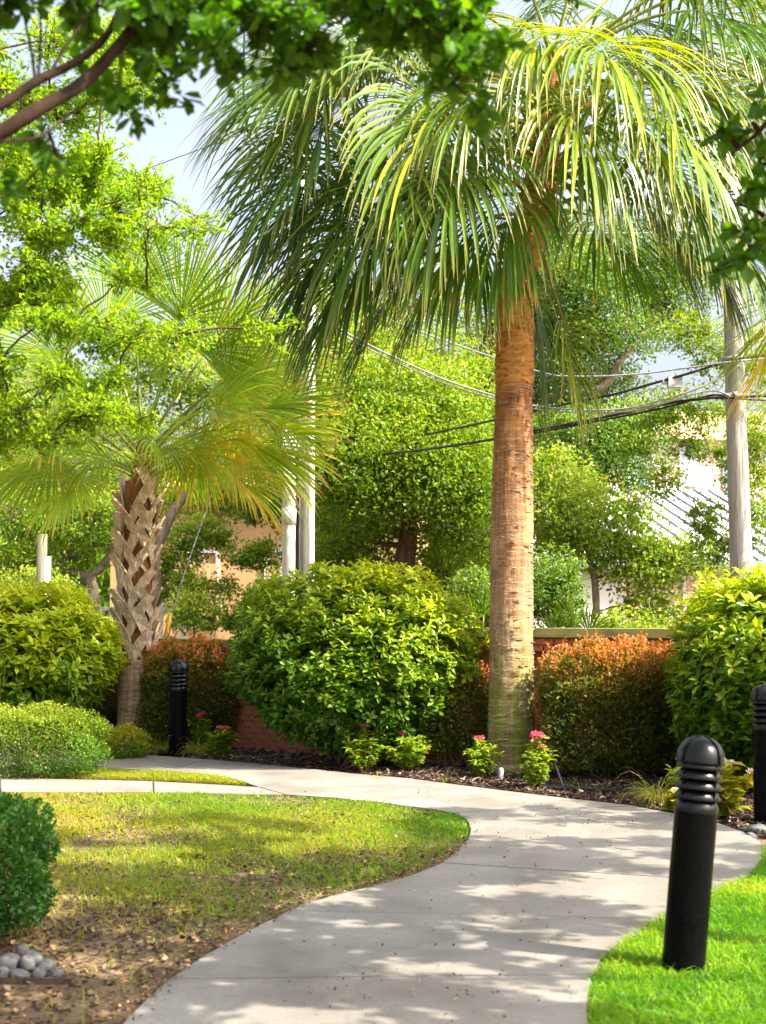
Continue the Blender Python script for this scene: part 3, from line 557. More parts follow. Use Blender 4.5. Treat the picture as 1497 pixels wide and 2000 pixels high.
# ---------------------------------------------------------------- trees in general
def bez(a, b, sag=.15, n=8, wob=.04):
    a = np.asarray(a, float); b = np.asarray(b, float); L = np.linalg.norm(b - a); t = np.linspace(0, 1, n)[:, None]
    P = a * (1 - t) + b * t; P[:, 2] += (sag * L * 4 * t * (1 - t) * .5)[:, 0]
    w = np.cumsum(rnd(n), 0) * wob * L / n * 1.5; w -= w[0] + (w[-1] - w[0]) * t; return P + w
def tree(name, label, trunk, r0, clumps, leafL, leafW, mat, bark='bark', mode='twig', limbr=.05, cat='tree', group=None, thr=1.0, up=.8, limbs=True, tintz=.25, tm=T2, extra=(), twr=.004, keep=None, tbase=.5, dens=1.0, rsc=1.0, uni=.28):
    trunk = np.asarray(trunk, float); base = trunk[0]
    r = root(name, tuple(base), label, cat, group); tp = smoothpath(trunk, 14); tb = MB()
    tube(tb, tp, np.linspace(r0, r0 * .5, len(tp)), 12, rfun=lambda i, a: 1 + .06 * np.sin(3 * a + i) + .04 * np.sin(5 * a - i * .7)); tb.obj('trunk', M[bark], r, True)
    bb = MB(); lb = MB()
    for P, ra, rb in extra: P = smoothpath(P, 16); tube(bb, P, np.linspace(ra, rb, 16), 8, rfun=lambda i, a: 1 + .08 * np.sin(3 * a + i * .9))
    pool = [p for p in tp if p[2] > tp[-1, 2] * .4] + [q for P, ra, rb in extra for q in smoothpath(P, 16)[3:]]; n0 = len(pool)
    clumps = sorted(clumps, key=lambda q: min(np.linalg.norm(p - q[0]) for p in pool[:n0]))
    for c, rad, n in clumps:
        n = int(n * dens)
        c = np.asarray(c, float); rad = np.asarray(rad, float) * rsc
        dd = np.linalg.norm(np.array(pool) - c, axis=1) + np.maximum(np.array(pool)[:, 2] - c[2], 0) * .6; ii = int(np.argmin(dd)); s = pool[ii]; pool.append(c)
        if limbs:
            lr = limbr * (1 if ii < n0 else .55); P = bez(s, c, .10, 9, .12); tube(bb, P, np.linspace(lr, lr * .5, 9), 6)
            if ii >= n0 - 0: pass
        if mode == 'twig':
            nt_ = max(3, int(n / 16)); tips = c + ball(nt_) * rad; st = c + (tips - c) * .12 + rnd(nt_) * rad * .1
            k = R_.integers(0, nt_, n); t = .15 + .9 * R_.random(n)[:, None]
            ax = tips - st; Lx = np.linalg.norm(ax, axis=1, keepdims=True); ax = ax / np.maximum(Lx, .01)
            P = st[k] + (tips - st)[k] * t; P[:, 2] += (.1 * Lx[k] * 4 * t * (1 - t) * .4)[:, 0]
            D = ax[k] * .6 + rnd(n) * .75; P = P + rnd(n) * .012
            for i in range(0, nt_, max(1, nt_ // 40)): tube(bb, bez(st[i], tips[i], .1, 4, .03), [twr * 1.6, twr * 1.2, twr * .8, twr * .5], 4, cap=False)
        else:
            m = max(3, int(n / 90)); sub = c + unit(rnd(m)) * (R_.random((m, 1)) ** .45) * rad; k = R_.integers(0, m, n)
            sr = rad.mean() * .30 * (.5 + R_.random((m, 1)))[k]; P = sub[k] + unit(rnd(n)) * (R_.random((n, 1)) ** .5) * sr * np.array([1.25, 1.25, .8]); q = R_.random(n) < uni; P[q] = (c + ball(n) * rad * 1.22)[q]; D = rnd(n) + np.array([0, 0, -.1])
            for i in range(0, m, max(1, m // 18)): tube(bb, bez(c, sub[i], .05, 5, .1), np.linspace(limbr * .3, .005, 5), 4, cap=False)
        N = np.array([0, 0, up]) + rnd(n) * .55
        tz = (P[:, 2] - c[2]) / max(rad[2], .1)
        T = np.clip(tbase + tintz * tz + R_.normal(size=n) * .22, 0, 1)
        if keep is not None: q = keep(P); P, D, N, T = P[q], D[q], N[q], T[q]
        nn = len(P)
        if nn: leaves(lb, P, D, N, leafL * (.6 + .8 * R_.random(nn)), leafW * (.6 + .8 * R_.random(nn)), T, tm)
    if bb.n: bb.obj('branches', M[bark], r, True)
    lb.obj('crown', M[mat], r); return r
def cl(px, py, d, rx, ry, n, dz=None):   # a clump seen at a pixel, radii given in pixels
    k = d / FPX; return (W(px, py, d), (rx * k, (dz if dz else (rx + ry) * .5 * k), ry * k), n)
def tk(px, d, z0=-.1): p = W(px, 1185, d); return [p[0], p[1], z0]
# central oak
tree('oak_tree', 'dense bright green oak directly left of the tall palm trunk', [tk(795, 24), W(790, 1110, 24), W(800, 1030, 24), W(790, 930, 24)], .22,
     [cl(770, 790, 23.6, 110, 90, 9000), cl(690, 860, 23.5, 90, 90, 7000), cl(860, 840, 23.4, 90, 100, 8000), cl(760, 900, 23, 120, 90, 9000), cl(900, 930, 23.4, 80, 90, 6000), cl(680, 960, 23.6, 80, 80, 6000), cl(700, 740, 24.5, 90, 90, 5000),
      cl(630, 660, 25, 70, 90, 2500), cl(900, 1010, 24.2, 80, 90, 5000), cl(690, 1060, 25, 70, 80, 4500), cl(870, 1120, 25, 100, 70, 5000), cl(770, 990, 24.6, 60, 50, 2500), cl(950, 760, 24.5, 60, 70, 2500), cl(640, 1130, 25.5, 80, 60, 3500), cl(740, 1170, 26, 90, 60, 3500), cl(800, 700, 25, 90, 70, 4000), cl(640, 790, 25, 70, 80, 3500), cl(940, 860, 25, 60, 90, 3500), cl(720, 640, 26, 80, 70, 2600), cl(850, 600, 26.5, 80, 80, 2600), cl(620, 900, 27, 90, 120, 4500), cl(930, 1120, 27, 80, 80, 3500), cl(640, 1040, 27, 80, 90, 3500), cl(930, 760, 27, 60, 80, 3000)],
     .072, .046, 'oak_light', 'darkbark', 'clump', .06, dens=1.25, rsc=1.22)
# right high oak with long grey limb
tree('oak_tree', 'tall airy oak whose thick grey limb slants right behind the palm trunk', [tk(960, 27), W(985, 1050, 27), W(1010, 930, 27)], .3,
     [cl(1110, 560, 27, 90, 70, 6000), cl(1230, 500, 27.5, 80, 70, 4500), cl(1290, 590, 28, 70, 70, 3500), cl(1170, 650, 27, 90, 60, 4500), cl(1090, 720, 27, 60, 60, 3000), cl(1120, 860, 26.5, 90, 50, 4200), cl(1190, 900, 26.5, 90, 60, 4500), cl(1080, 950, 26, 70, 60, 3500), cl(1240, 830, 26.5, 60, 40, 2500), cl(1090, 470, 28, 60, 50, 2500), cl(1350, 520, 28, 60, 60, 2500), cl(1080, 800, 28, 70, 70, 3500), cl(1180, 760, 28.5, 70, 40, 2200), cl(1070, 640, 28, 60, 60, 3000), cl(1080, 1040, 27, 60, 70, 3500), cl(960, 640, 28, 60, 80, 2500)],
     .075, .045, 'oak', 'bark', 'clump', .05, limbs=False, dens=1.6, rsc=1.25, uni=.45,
     extra=[([W(1010, 930, 27), W(1060, 895, 26.8), W(1130, 870, 26.5), W(1200, 825, 26.5), W(1240, 790, 26.5)], .16, .06), ([W(1010, 930, 27), W(1060, 780, 27), W(1170, 760, 27), W(1215, 700, 27), W(1260, 650, 27.5), W(1290, 600, 28)], .13, .04),
            ([W(1060, 890, 27), W(1090, 960, 26), W(1150, 1060, 25.6), W(1230, 1160, 25.5)], .045, .02), ([W(1020, 900, 27), W(1040, 700, 27), W(1080, 600, 27.4), W(1160, 510, 27.5)], .1, .03)])
tree('oak_tree', 'yellow green young tree in front of the brick house, right of the palm trunk', [tk(1160, 23), W(1165, 1180, 23), W(1150, 1080, 23), W(1120, 1000, 23)], .07,
     [cl(1110, 990, 23, 70, 60, 2800), cl(1190, 1020, 23, 80, 60, 3200), cl(1270, 1075, 23, 60, 28, 1300), cl(1125, 1060, 23, 60, 45, 2000), cl(1250, 1110, 23, 70, 40, 2200), cl(1340, 1090, 23, 60, 40, 1400), cl(1270, 1190, 23, 50, 50, 1800), cl(1090, 920, 23.5, 50, 40, 1300)],
     .075, .046, 'oak_yellow', 'bark', 'clump', .02, dens=1.25, rsc=1.25, uni=.40)
tree('oak_tree', 'thin leaved tree crossing behind the right utility pole', [tk(1560, 22), W(1550, 1000, 22), W(1520, 850, 22), W(1500, 700, 22)], .1,
     [cl(1400, 690, 22, 60, 60, 1500), cl(1350, 800, 22, 70, 50, 1600), cl(1390, 880, 22, 40, 25, 500), cl(1300, 800, 22, 60, 35, 900), cl(1240, 870, 22, 40, 30, 600), cl(1300, 940, 22, 45, 40, 700), cl(1340, 870, 22, 45, 30, 600), cl(1440, 930, 21.5, 40, 50, 800), cl(1480, 850, 21, 50, 80, 2000), cl(1375, 1010, 21.5, 40, 40, 900), cl(1480, 1000, 21, 40, 80, 1500), cl(1400, 1060, 21.5, 50, 40, 1200), cl(1480, 700, 21, 40, 60, 1000), cl(1340, 650, 22, 50, 40, 1100)],
     .06, .035, 'oak_light', 'bark', 'clump', .02, dens=1.25, uni=.4)
tree('oak_tree', 'dark spreading oak with a low forked limb behind the left palm', [tk(190, 27), W(182, 1150, 27), W(170, 1128, 27)], .13,
     [cl(60, 1010, 27, 110, 50, 5500), cl(40, 1110, 27, 70, 50, 2400), cl(180, 1010, 27, 90, 50, 4500), cl(390, 1050, 26.5, 60, 35, 2200), cl(500, 1085, 26, 60, 25, 1800), cl(520, 990, 27, 60, 30, 1600), cl(330, 1110, 26.5, 50, 60, 2400), cl(430, 960, 28, 100, 60, 4000), cl(280, 950, 28, 100, 60, 3500), cl(100, 920, 28, 120, 70, 5000), cl(390, 1150, 26, 60, 35, 1500), cl(130, 1090, 27, 60, 30, 1100), cl(-20, 880, 28, 80, 120, 3000), cl(560, 900, 28, 60, 80, 2500), cl(200, 860, 29, 120, 70, 3500)],
     .075, .046, 'oak_light', 'bark', 'clump', .05, limbs=False, dens=1.15, rsc=1.12,
     extra=[([W(182, 1150, 27), W(170, 1128, 27), W(140, 1115, 27), W(100, 1100, 27), W(40, 1090, 27)], .10, .05), ([W(172, 1128, 27), W(200, 1105, 27), W(225, 1070, 27), W(260, 1040, 27)], .09, .04),
            ([W(300, 1185, 26), W(305, 1080, 26), W(318, 1040, 26), W(345, 990, 26), W(380, 950, 26)], .13, .07), ([W(120, 1080, 27), W(180, 1066, 27), W(240, 1062, 27)], .035, .02)])
tree('oak_tree', 'bright leafy tree far behind the left palm fronds', [tk(470, 34), W(470, 1000, 34), W(470, 800, 34)], .2,
     [cl(500, 740, 34, 90, 90, 4000), cl(590, 790, 34, 80, 100, 4000), cl(420, 860, 34, 100, 80, 4000), cl(370, 740, 34, 80, 70, 3500), cl(280, 690, 34, 80, 60, 2500), cl(560, 930, 34, 90, 70, 3500), cl(640, 560, 35, 60, 60, 1500), cl(250, 820, 35, 100, 80, 3000), cl(90, 800, 35, 100, 90, 3000)],
     .11, .07, 'oak_yellow', 'bark', 'clump', .05)
def bush(px, pyc, d, rx, ry, n, mat, label, L=.07, Wd=.04):
    tree('background_shrub', label, [tk(px, d, 0), W(px, pyc, d)], .03, [cl(px, pyc, d, rx, ry, n), cl(px + rx * .4, pyc + ry * .4, d, rx * .7, ry * .6, n // 2), cl(px - rx * .5, pyc + ry * .3, d, rx * .6, ry * .6, n // 2)], L, Wd, mat, 'bark', 'clump', .02, cat='shrub')
bush(380, 1190, 24, 50, 45, 1500, 'oak_yellow', 'sparse yellow green shrub just right of the yellow guy guard')
bush(480, 1190, 24.5, 55, 40, 1500, 'oak_light', 'sparse shrub against the tan wall left of the white conduits')
bush(540, 1170, 23, 40, 60, 1500, 'oak_yellow', 'yellow green shrub peeping over the left shoulder of the big round shrub')
bush(1080, 1150, 20, 60, 80, 4200, 'oak', 'dark blue green shrub immediately right of the tall palm trunk', .06, .03)
bush(930, 1170, 20.5, 50, 60, 2800, 'oak', 'dark green shrub immediately left of the tall palm trunk', .06, .03)
bush(1230, 1230, 21, 70, 40, 2200, 'oak_yellow', 'low yellow green shrub showing over the wall coping')
bush(60, 1150, 25, 90, 40, 2600, 'oak_yellow', 'yellowish shrub behind the leftmost round shrub')
bush(1420, 1160, 22, 50, 60, 1500, 'oak_light', 'loose shrub at the foot of the right utility pole')
# far wood
n = 22000; xs = R_.uniform(-30, 30, n); hz = 4.2 + 3.2 * vnoise(xs, xs * 0, .25); z = R_.random(n) * hz; b = MB()
leaves(b, np.column_stack([xs, 62 + R_.random(n) * 5, z]), rnd(n), np.array([0, 0, .8]) + rnd(n) * .6, .62 * (.5 + R_.random(n)), .38, np.clip(.4 + R_.normal(size=n) * .25, 0, 1))
tag(b.obj('far_treeline', M['oak_light']), 'soft line of far trees closing the view behind the houses', 'trees', kind='stuff')

# ---------------------------------------------------------------- palms
def frond(par, P0, H, L, n=56, droop=1.2, spread=118, mat='frond', tint=.4, lift=.25, wmax=.034, pet=.018, roll=0.0, costa=.35, petdrop=0, org=None, pw=1.5, face=(.35, .8), nz=1.0):
    P0 = np.asarray(P0, float); H = np.asarray(H, float); D = np.linalg.norm(H - P0)
    ctrl = (P0 + H) / 2 + np.array([0, 0, lift * D]); t = np.linspace(0, 1, 9)[:, None]
    pp = P0 * (1 - t) ** 2 + 2 * ctrl * t * (1 - t) + H * t * t; T = unit(H - ctrl)
    N = np.array([R_.normal() * .3, -face[0] * (1 + .5 * R_.normal()), face[1]]); N = N - T * np.dot(N, T)
    if np.linalg.norm(N) < .2: N = np.array([0, -1., 0]) - T * -T[1]
    N = unit(N); Sd = np.cross(T, N); N = unit(N * math.cos(roll) + Sd * math.sin(roll)); Sd = np.cross(T, N)
    a = np.linspace(-1, 1, n) * math.radians(spread) + R_.normal(size=n) * .02 * nz; ca, sa = np.cos(a)[:, None], np.sin(a)[:, None]
    D0 = ca * T + sa * Sd + N * (.10 + .22 * np.abs(sa)) + rnd(n) * .03 * nz
    f = (1 - np.abs(a) / math.radians(spread))[:, None]
    O = H + T * costa * f * .8 + np.array([0, 0, -1.]) * costa * .55 * f ** 2 * min(1, droop)
    D0 = D0 + np.array([0, 0, -1.]) * .5 * f * min(1, droop)
    Ls = L * (.62 + .38 * np.cos(a * .62)) * (.9 + .2 * R_.random(n)); da = 2 * math.radians(spread) / n
    b = MB(); Nr = np.broadcast_to(N, (n, 3)) + 0.0
    strips(b, O, D0, Ls, lambda s, tt: np.minimum(np.maximum(s * da * 1.1, .006), wmax) * (1.03 - tt ** 2.2), droop * (1 - .25 * nz + .6 * nz * R_.random(n)), 8, Nr, np.clip(tint + R_.normal(size=n) * .16, 0, 1), fold=.16, p=pw, curl=rnd(n) * .12 * nz)
    o = link('frond', b.mesh('frond', M[mat], False, wloc(par)), par)
    pb = MB(); tube(pb, pp, np.linspace(pet * 1.6, pet * .7, 9), 6); pb2 = link('petiole', pb.mesh('petiole', M['petiole'], True, wloc(par)), o)
    return o
# ---- tall palm
DP = 14.3
base = W(1000, 1507, DP); base[2] = 0
palm = root('palm_tree', tuple(base), 'tall palm with a smooth brown trunk, orange near the top, and drooping fan fronds', 'palm tree')
low = smoothpath([base + [0, 0, -.05], W(999, 1300, DP), W(1001, 1000, DP), W(1005, 745, DP)], 150); low[0][2] = -.05
rr = np.interp(np.linspace(0, 1, 150), [0, .05, .3, .65, 1], [.300, .245, .222, .212, .185])
ringn = np.array([.012 * ((i * .43) % 1) + R_.normal() * .006 for i in range(150)])
tube(MB(), low, rr, 40, rfun=lambda i, a: 1 + ringn[i] + .012 * np.sin(2 * a + i * .02) + .014 * np.sin(9 * a + 3 * math.sin(i * .11)) + R_.normal(size=40) * .006).obj('trunk', M['bigtrunk'], palm, True)
upp = smoothpath([W(1005, 752, DP), W(1007, 650, DP), W(1010, 560, DP), W(1030, 470, DP), W(1052, 390, DP)], 90)
ring2 = R_.normal(size=90) * .02
up_ob = tube(MB(), upp, np.interp(np.linspace(0, 1, 90), [0, .05, .5, 1], [.190, .196, .18, .195]), 40, rfun=lambda i, a: 1 + ring2[i] + .025 * ((i * .31) % 1) + R_.normal(size=40) * .012).obj('trunk_upper', M['upper'], palm, True)
up_ob['label'] = 'orange fibrous upper length of trunk'
b = MB(); n = 620; i = (R_.random(n) * 140 + 5).astype(int); a = R_.random(n) * 6.283; rad_ = (rr[i] * 1.012)[:, None]; er = np.column_stack([np.cos(a), np.sin(a), 0 * a])
leaves(b, low[i] + rad_ * er, np.column_stack([-np.sin(a), np.cos(a), R_.normal(size=n) * .12]), er + np.array([0, 0, .8]), .05 + .07 * R_.random(n), .010 + .01 * R_.random(n), R_.random(n)); o = b.obj('ring_scars', M['trunk'], palm); o['kind'] = 'stuff'
# shreds of fibre on the orange length
b = MB(); n = 260; i = R_.integers(0, 88, n); a = R_.random(n) * 6.283; P = upp[i] + .178 * np.column_stack([np.cos(a), np.sin(a), 0 * a]); tan_ = np.column_stack([-np.sin(a), np.cos(a), R_.normal(size=n) * .2])
leaves(b, P, tan_ * np.sign(R_.normal(size=(n, 1))), np.column_stack([np.cos(a), np.sin(a), .6 + 0 * a]), .09, .02, R_.random(n)); o = b.obj('bark_shreds', M['upper'], palm); o['kind'] = 'stuff'
crown_ax = smoothpath([W(1040, 440, DP), W(1060, 330, DP), W(1075, 230, DP), W(1082, 110, DP)], 20)
tube(MB(), crown_ax, np.linspace(.20, .07, 20), 16).obj('crown_core', M['fibre'], palm, False)
# cut leaf bases sticking out
def stub_mesh(L=.34):
    b = MB(); P = [np.array([0, -.03, 0]), np.array([0, .08, .02]), np.array([0, .2, .05]), np.array([0, L, .07])]; wd = [.13, .09, .06, .05]; V = []
    for p, ww in zip(P, wd):
        for sx, sz in ((-1, -1), (1, -1), (.8, 1), (-.8, 1)): V.append(p + np.array([sx * ww / 2, 0, sz * .012]))
    Q = []
    for k in range(3):
        for j in range(4): Q.append([k * 4 + j, k * 4 + (j + 1) % 4, (k + 1) * 4 + (j + 1) % 4, (k + 1) * 4 + j])
    Q.append([12, 13, 14, 15]); b.add(V, q2t(Q)); return b.mesh('leaf_base', M['upper'])
sme = stub_mesh()
for k in range(46):
    t = k / 46; i = int(t * 19); c = crown_ax[i] - np.array(base); a = k * 2.4; r = .17
    if k < 12: c = upp[60 + int(k * 2.4)] - np.array(base)
    o = link('leaf_base', sme, palm); o.location = (c[0] + r * math.cos(a), c[1] + r * math.sin(a), c[2] - .05)
    o.rotation_euler = (random.uniform(-.1, .5), random.uniform(-.2, .2), a - math.pi / 2); s = random.uniform(.5, 1.05); o.scale = (s, s, s)
crown0 = lambda t: crown_ax[min(19, max(0, int(t * 19)))]
# (hub px, py, depth offset, crown t, blade length, droop, tint, lift, spread)
FR = [
 (745, 445, -.1, .45, 1.55, .9, .25, .30, 118), (700, 300, .2, .6, 1.5, 1.0, .2, .30, 110), (640, 250, -.5, .65, 1.35, 1.1, .35, .32, 105), (780, 330, -.9, .6, 1.45, 1.3, .5, .3, 110),
 (700, 180, .4, .75, 1.5, 1.1, .3, .28, 110), (650, 170, -.2, .8, 1.35, .9, .55, .22, 105), (870, 200, -1.0, .7, 1.4, 1.7, .7, .22, 110), (900, 300, -1.3, .5, 1.3, 2.0, .5, .3, 105),
 (1000, 365, -1.1, .3, 1.25, 2.6, .25, .35, 105), (1100, 625, .25, .0, .85, 1.4, .75, .05, 100), (1045, 560, .4, .0, 1.3, 2.2, .2, .0, 80), (940, 430, -.6, .1, 1.4, 2.2, .3, .1, 100),
 (1160, 80, -1.1, .8, 1.5, 1.9, .8, .2, 112), (1190, 190, -.8, .6, 1.45, 2.0, .65, .25, 110), (1060, 60, -.9, .9, 1.4, 2.0, .7, .15, 108), (1290, 130, .2, .75, 1.5, 1.6, .5, .28, 112),
 (1355, 370, -.2, .3, 1.35, 2.1, .3, .35, 116), (1350, 20, -.3, .9, 1.6, 1.7, .35, .2, 112), (1375, 190, .3, .7, 1.35, 1.1, .5, .28, 115), (1280, 290, -.4, .5, 1.3, 2.3, .4, .3, 105),
 (1230, 380, .5, .3, 1.4, 2.3, .15, .25, 100), (880, 420, .8, .2, 1.4, 2.0, .1, .2, 110), (830, 180, .9, .7, 1.5, 1.4, .2, .22, 110), (980, 120, .9, .85, 1.5, 1.6, .35, .12, 108),
 (1200, 40, .9, .9, 1.5, 1.3, .4, .15, 110), (960, 250, -.2, .6, 1.2, 2.3, .55, .1, 90), (1130, 270, -.9, .4, 1.3, 2.6, .45, .2, 95), (810, 540, .5, .1, 1.25, 1.8, .1, .1, 105), (1150, 420, .7, .1, 1.4, 2.2, .15, .1, 95),
 (930, 20, -.5, .95, 1.5, 1.2, .6, .08, 112), (1120, -40, -.2, 1, 1.5, 1.0, .5, .05, 112), (1250, -60, .4, 1, 1.6, 1.0, .4, .05, 112), (820, 60, -.2, .9, 1.5, 1.1, .45, .15, 112),
 (1010, -90, .2, 1, 1.5, .7, .5, .02, 112), (760, 90, .6, .85, 1.5, 1.1, .3, .2, 110), (1420, 90, .8, .8, 1.4, 1.4, .4, .25, 110), (690, 400, .3, .5, 1.5, 1.0, .15, .3, 112), (620, 330, .1, .55, 1.3, .9, .2, .3, 108), (800, 260, -.3, .6, 1.5, 1.5, .35, .28, 112), (860, 350, -.5, .4, 1.4, 2.0, .3, .28, 108), (600, 120, .2, .8, 1.4, 1.0, .3, .22, 108),
 (700, 60, -.6, .9, 1.5, 1.1, .45, .2, 110), (1100, 150, .6, .8, 1.4, 1.8, .4, .1, 105), (1230, 120, -.5, .8, 1.4, 1.9, .75, .2, 108), (1120, 200, -1.2, .6, 1.3, 2.3, .7, .2, 100), (960, 160, -1.0, .7, 1.3, 2.1, .65, .15, 105), (1290, 220, -.9, .6, 1.4, 2.0, .6, .28, 108), (1420, 280, -.1, .5, 1.3, 1.8, .4, .3, 110), (1300, -20, -.4, .9, 1.5, 1.5, .6, .1, 112), (900, 490, .2, .1, 1.2, 2.0, .15, .15, 100), (680, 520, .6, .3, 1.0, 1.4, .15, .25, 100), (1320, 430, .5, .1, 1.2, 2.4, .2, .3, 90), (1460, 340, .3, .4, 1.3, 1.8, .3, .3, 108), (1490, 160, .1, .7, 1.4, 1.3, .4, .28, 110), (1440, 470, .2, .2, 1.1, 2.2, .2, .35, 100), (1400, -30, .2, .95, 1.5, 1.2, .4, .1, 110), (870, 60, .3, .9, 1.5, 1.6, .3, .1, 100)]
for (px, py, dd, ct, L, dr, ti, lf, sp) in FR:
    frond(palm, crown0(ct), W(px, py, DP + dd), L * 1.06, 62, dr * 1.25, sp, 'frond', ti, lf, .054, .018, pw=2.5, face=(.45, .8))
# ---- left palm with crossed leaf bases
D2 = 17.0
b2 = W(266, 1462, D2); b2[2] = 0
p2 = root('palm_tree', tuple(b2), 'shorter palm with criss-crossed cut leaf bases on its trunk', 'palm tree')
ax2 = [b2 + [0, 0, -.05], W(266, 1400, D2), W(266, 1300, D2), W(268, 1120, D2), W(272, 940, D2)]; ax2 = smoothpath(ax2, 120); ax2[0][2] = -.05
r2 = np.interp(ax2[:, 2], [0, .35, .95, 1.15, 2.9, 3.3], [.235, .215, .20, .172, .17, .16]); rn = R_.normal(size=120) * .012
k_ = int(np.argmin(np.abs(ax2[:, 2] - 1.04))) + 1
tube(MB(), ax2[:k_], r2[:k_], 36, rfun=lambda i, a: 1 + rn[i] + .02 * ((i * .37) % 1) + R_.normal(size=36) * .01).obj('trunk', M['trunk'], p2, True)
tube(MB(), ax2[k_ - 1:], r2[k_ - 1:], 24).obj('trunk_core', M['fibre'], p2)
def boot_mesh(ln, sx, R=.175):
    b = MB()
    for u, v, o, wd, th in ((ln * np.array([-.105, -.055, 0, .055, .105]), np.array([-.19, -.07, .05, .17, .29]), np.array([.004, .014, .03, .062, .115]), np.array([.060, .078, .084, .078, .068]) * sx, np.array([.014, .018, .024, .030, .034])),
                            (ln * np.array([.150, .115, .08, .045, .010]), np.array([-.17, -.115, -.06, 0, .055]), np.array([.0, .005, .010, .014, .018]), np.array([.03, .045, .05, .05, .03]) * sx, np.array([.01, .012, .014, .014, .012]))):
        V = []
        for i in range(5):
            for a, q in ((-1, -1), (1, -1), (1, 1), (-1, 1)):
                th_ = (u[i] + a * wd[i] / 2) / R; rad = R + o[i] + q * th[i] / 2 - abs(a) * 0
                V.append([rad * math.sin(th_), -rad * math.cos(th_), v[i] + a * ln * -.012])
        Q = [[0, 3, 2, 1]] + [[i * 4 + j, i * 4 + (j + 1) % 4, (i + 1) * 4 + (j + 1) % 4, (i + 1) * 4 + j] for i in range(4) for j in range(4)] + [[16, 17, 18, 19]]
        b.add(V, q2t(Q), .5)
    return b.mesh('leaf_base', M['boot'])
bm = [boot_mesh(l, s_) for l in (1, -1) for s_ in (1, 1.12)]
z0b, z1b = .95, float(ax2[-1][2]) - .22
nr = int((z1b - z0b) / .17)
for q in range(nr + 1):
    for j in range(5):
        if random.random() < .06: continue
        z = z0b + .16 + q * .17 + random.uniform(-.03, .03); i = int(np.argmin(np.abs(ax2[:, 2] - z))); c = ax2[i] - np.array(b2); k = q * 5 + j
        o = link('leaf_base', bm[(q % 2) * 2 + random.choice((0, 1))], p2); o.location = (c[0], c[1], z); o.rotation_euler = (random.uniform(-.03, .03), random.uniform(-.03, .03), math.radians(72 * j + 36 * q + 8) + random.uniform(-.13, .13))
        s_ = random.uniform(.98, 1.12); o.scale = (s_, s_, random.uniform(.82, 1.28))
c2 = lambda t: W(275 + 3 * t, 960 - 80 * t, D2)
tube(MB(), smoothpath([c2(-.1), c2(.5), c2(1.3)], 8), np.linspace(.16, .05, 8), 10).obj('crown_core', M['fibre'], p2)
F2 = [  # hub px,py,dd, t, L, droop, tint, lift, spread
 (350, 625, -.5, 1, 1.2, .2, .3, 0, 75), (430, 640, .7, 1, 1.15, .35, .35, .0, 95), (210, 640, .6, 1, 1.1, .3, .3, 0, 95), (120, 700, .3, .9, 1.1, .5, .4, .05, 100), (45, 640, .9, .9, 1.0, .4, .45, .05, 100),
 (440, 745, -.4, .8, 1.0, .6, .45, .1, 105), (475, 800, -.2, .6, 1.25, .45, .4, .1, 108), (470, 860, .1, .5, 1.2, .8, .55, .12, 105), (315, 760, -.9, .7, .8, .3, .25, .1, 118), (380, 880, -.9, .3, .9, 1.5, .7, .25, 105),
 (450, 920, -.5, .2, .95, 1.4, .8, .25, 100), (490, 890, .6, .3, .95, 1.2, .6, .22, 105), (110, 880, -.3, .4, 1.1, 1.0, .45, .2, 110), (60, 900, .4, .3, 1.0, 1.3, .4, .25, 105), (150, 930, -.8, .2, .85, 1.5, .6, .3, 100),
 (20, 820, -.4, .6, 1.0, .9, .35, .15, 105), (160, 780, -.9, .7, .9, .6, .4, .1, 110), (400, 690, -.2, .9, 1.0, .6, .3, .05, 100), (500, 720, .5, .8, 1.0, .6, .5, .1, 100), (300, 850, -1.0, .4, .8, 1.3, .5, .2, 110),
 (420, 840, -.6, .4, .8, 1.3, .9, .2, 100), (230, 890, .9, .3, .9, 1.4, .3, .2, 100), (340, 900, .8, .2, .9, 1.6, .5, .2, 100), (260, 560, -.2, 1.1, .9, .2, .25, 0, 80), (540, 820, .3, .6, .85, .6, .6, .15, 100), (340, 870, -.7, .1, .85, 1.6, .7, .3, 100), (215, 880, -.5, .1, .8, 1.7, .5, .3, 100), (400, 800, -.9, .5, .95, .8, .55, .15, 110), (130, 830, -.9, .5, .9, 1.0, .5, .2, 110)]
for (px, py, dd, ct, L, dr, ti, lf, sp) in F2:
    frond(p2, c2(ct), W(px, py, D2 + dd), L * 1.0, 54, dr * .75, sp, 'frond2', max(.1, ti - .02), lf, .095, .014, costa=.12, pw=3.4, face=(.9, .55), nz=.3)
# ---- palm outside the right edge, some fronds reach into view
b3 = W(1790, 1430, 15.2); b3[2] = 0
p3 = root('palm_tree', tuple(b3), 'palm standing past the right edge, only frond tips showing', 'palm tree')
tube(MB(), [b3, b3 + [0, 0, 3], b3 + [0, 0, 5.2]], [.2, .18, .17], 20).obj('trunk', M['trunk'], p3, True)
t3 = b3 + np.array([0, 0, 5.2])
for (px, py, dd, L, dr, ti) in ((1590, 560, 0, 1.3, .7, .5), (1560, 620, .5, 1.1, .9, .8), (1560, 180, .2, 1.4, .5, .4), (1580, 260, -.3, 1.4, .6, .4), (1600, 130, .5, 1.5, .5, .3), (1600, 700, -.6, 1.1, 1.2, .7), (1950, 500, 0, 1.3, .9, .4), (1850, 250, 0, 1.3, .7, .4), (1750, 350, -1.2, 1.2, 1.2, .4), (1980, 350, .6, 1.2, 1, .4), (1700, 420, 1.2, 1.2, 1.1, .4)):
    frond(p3, t3, W(px, py, 15.2 + dd), L, 44, dr, 108, 'frond2', ti, .2, .034, .014)
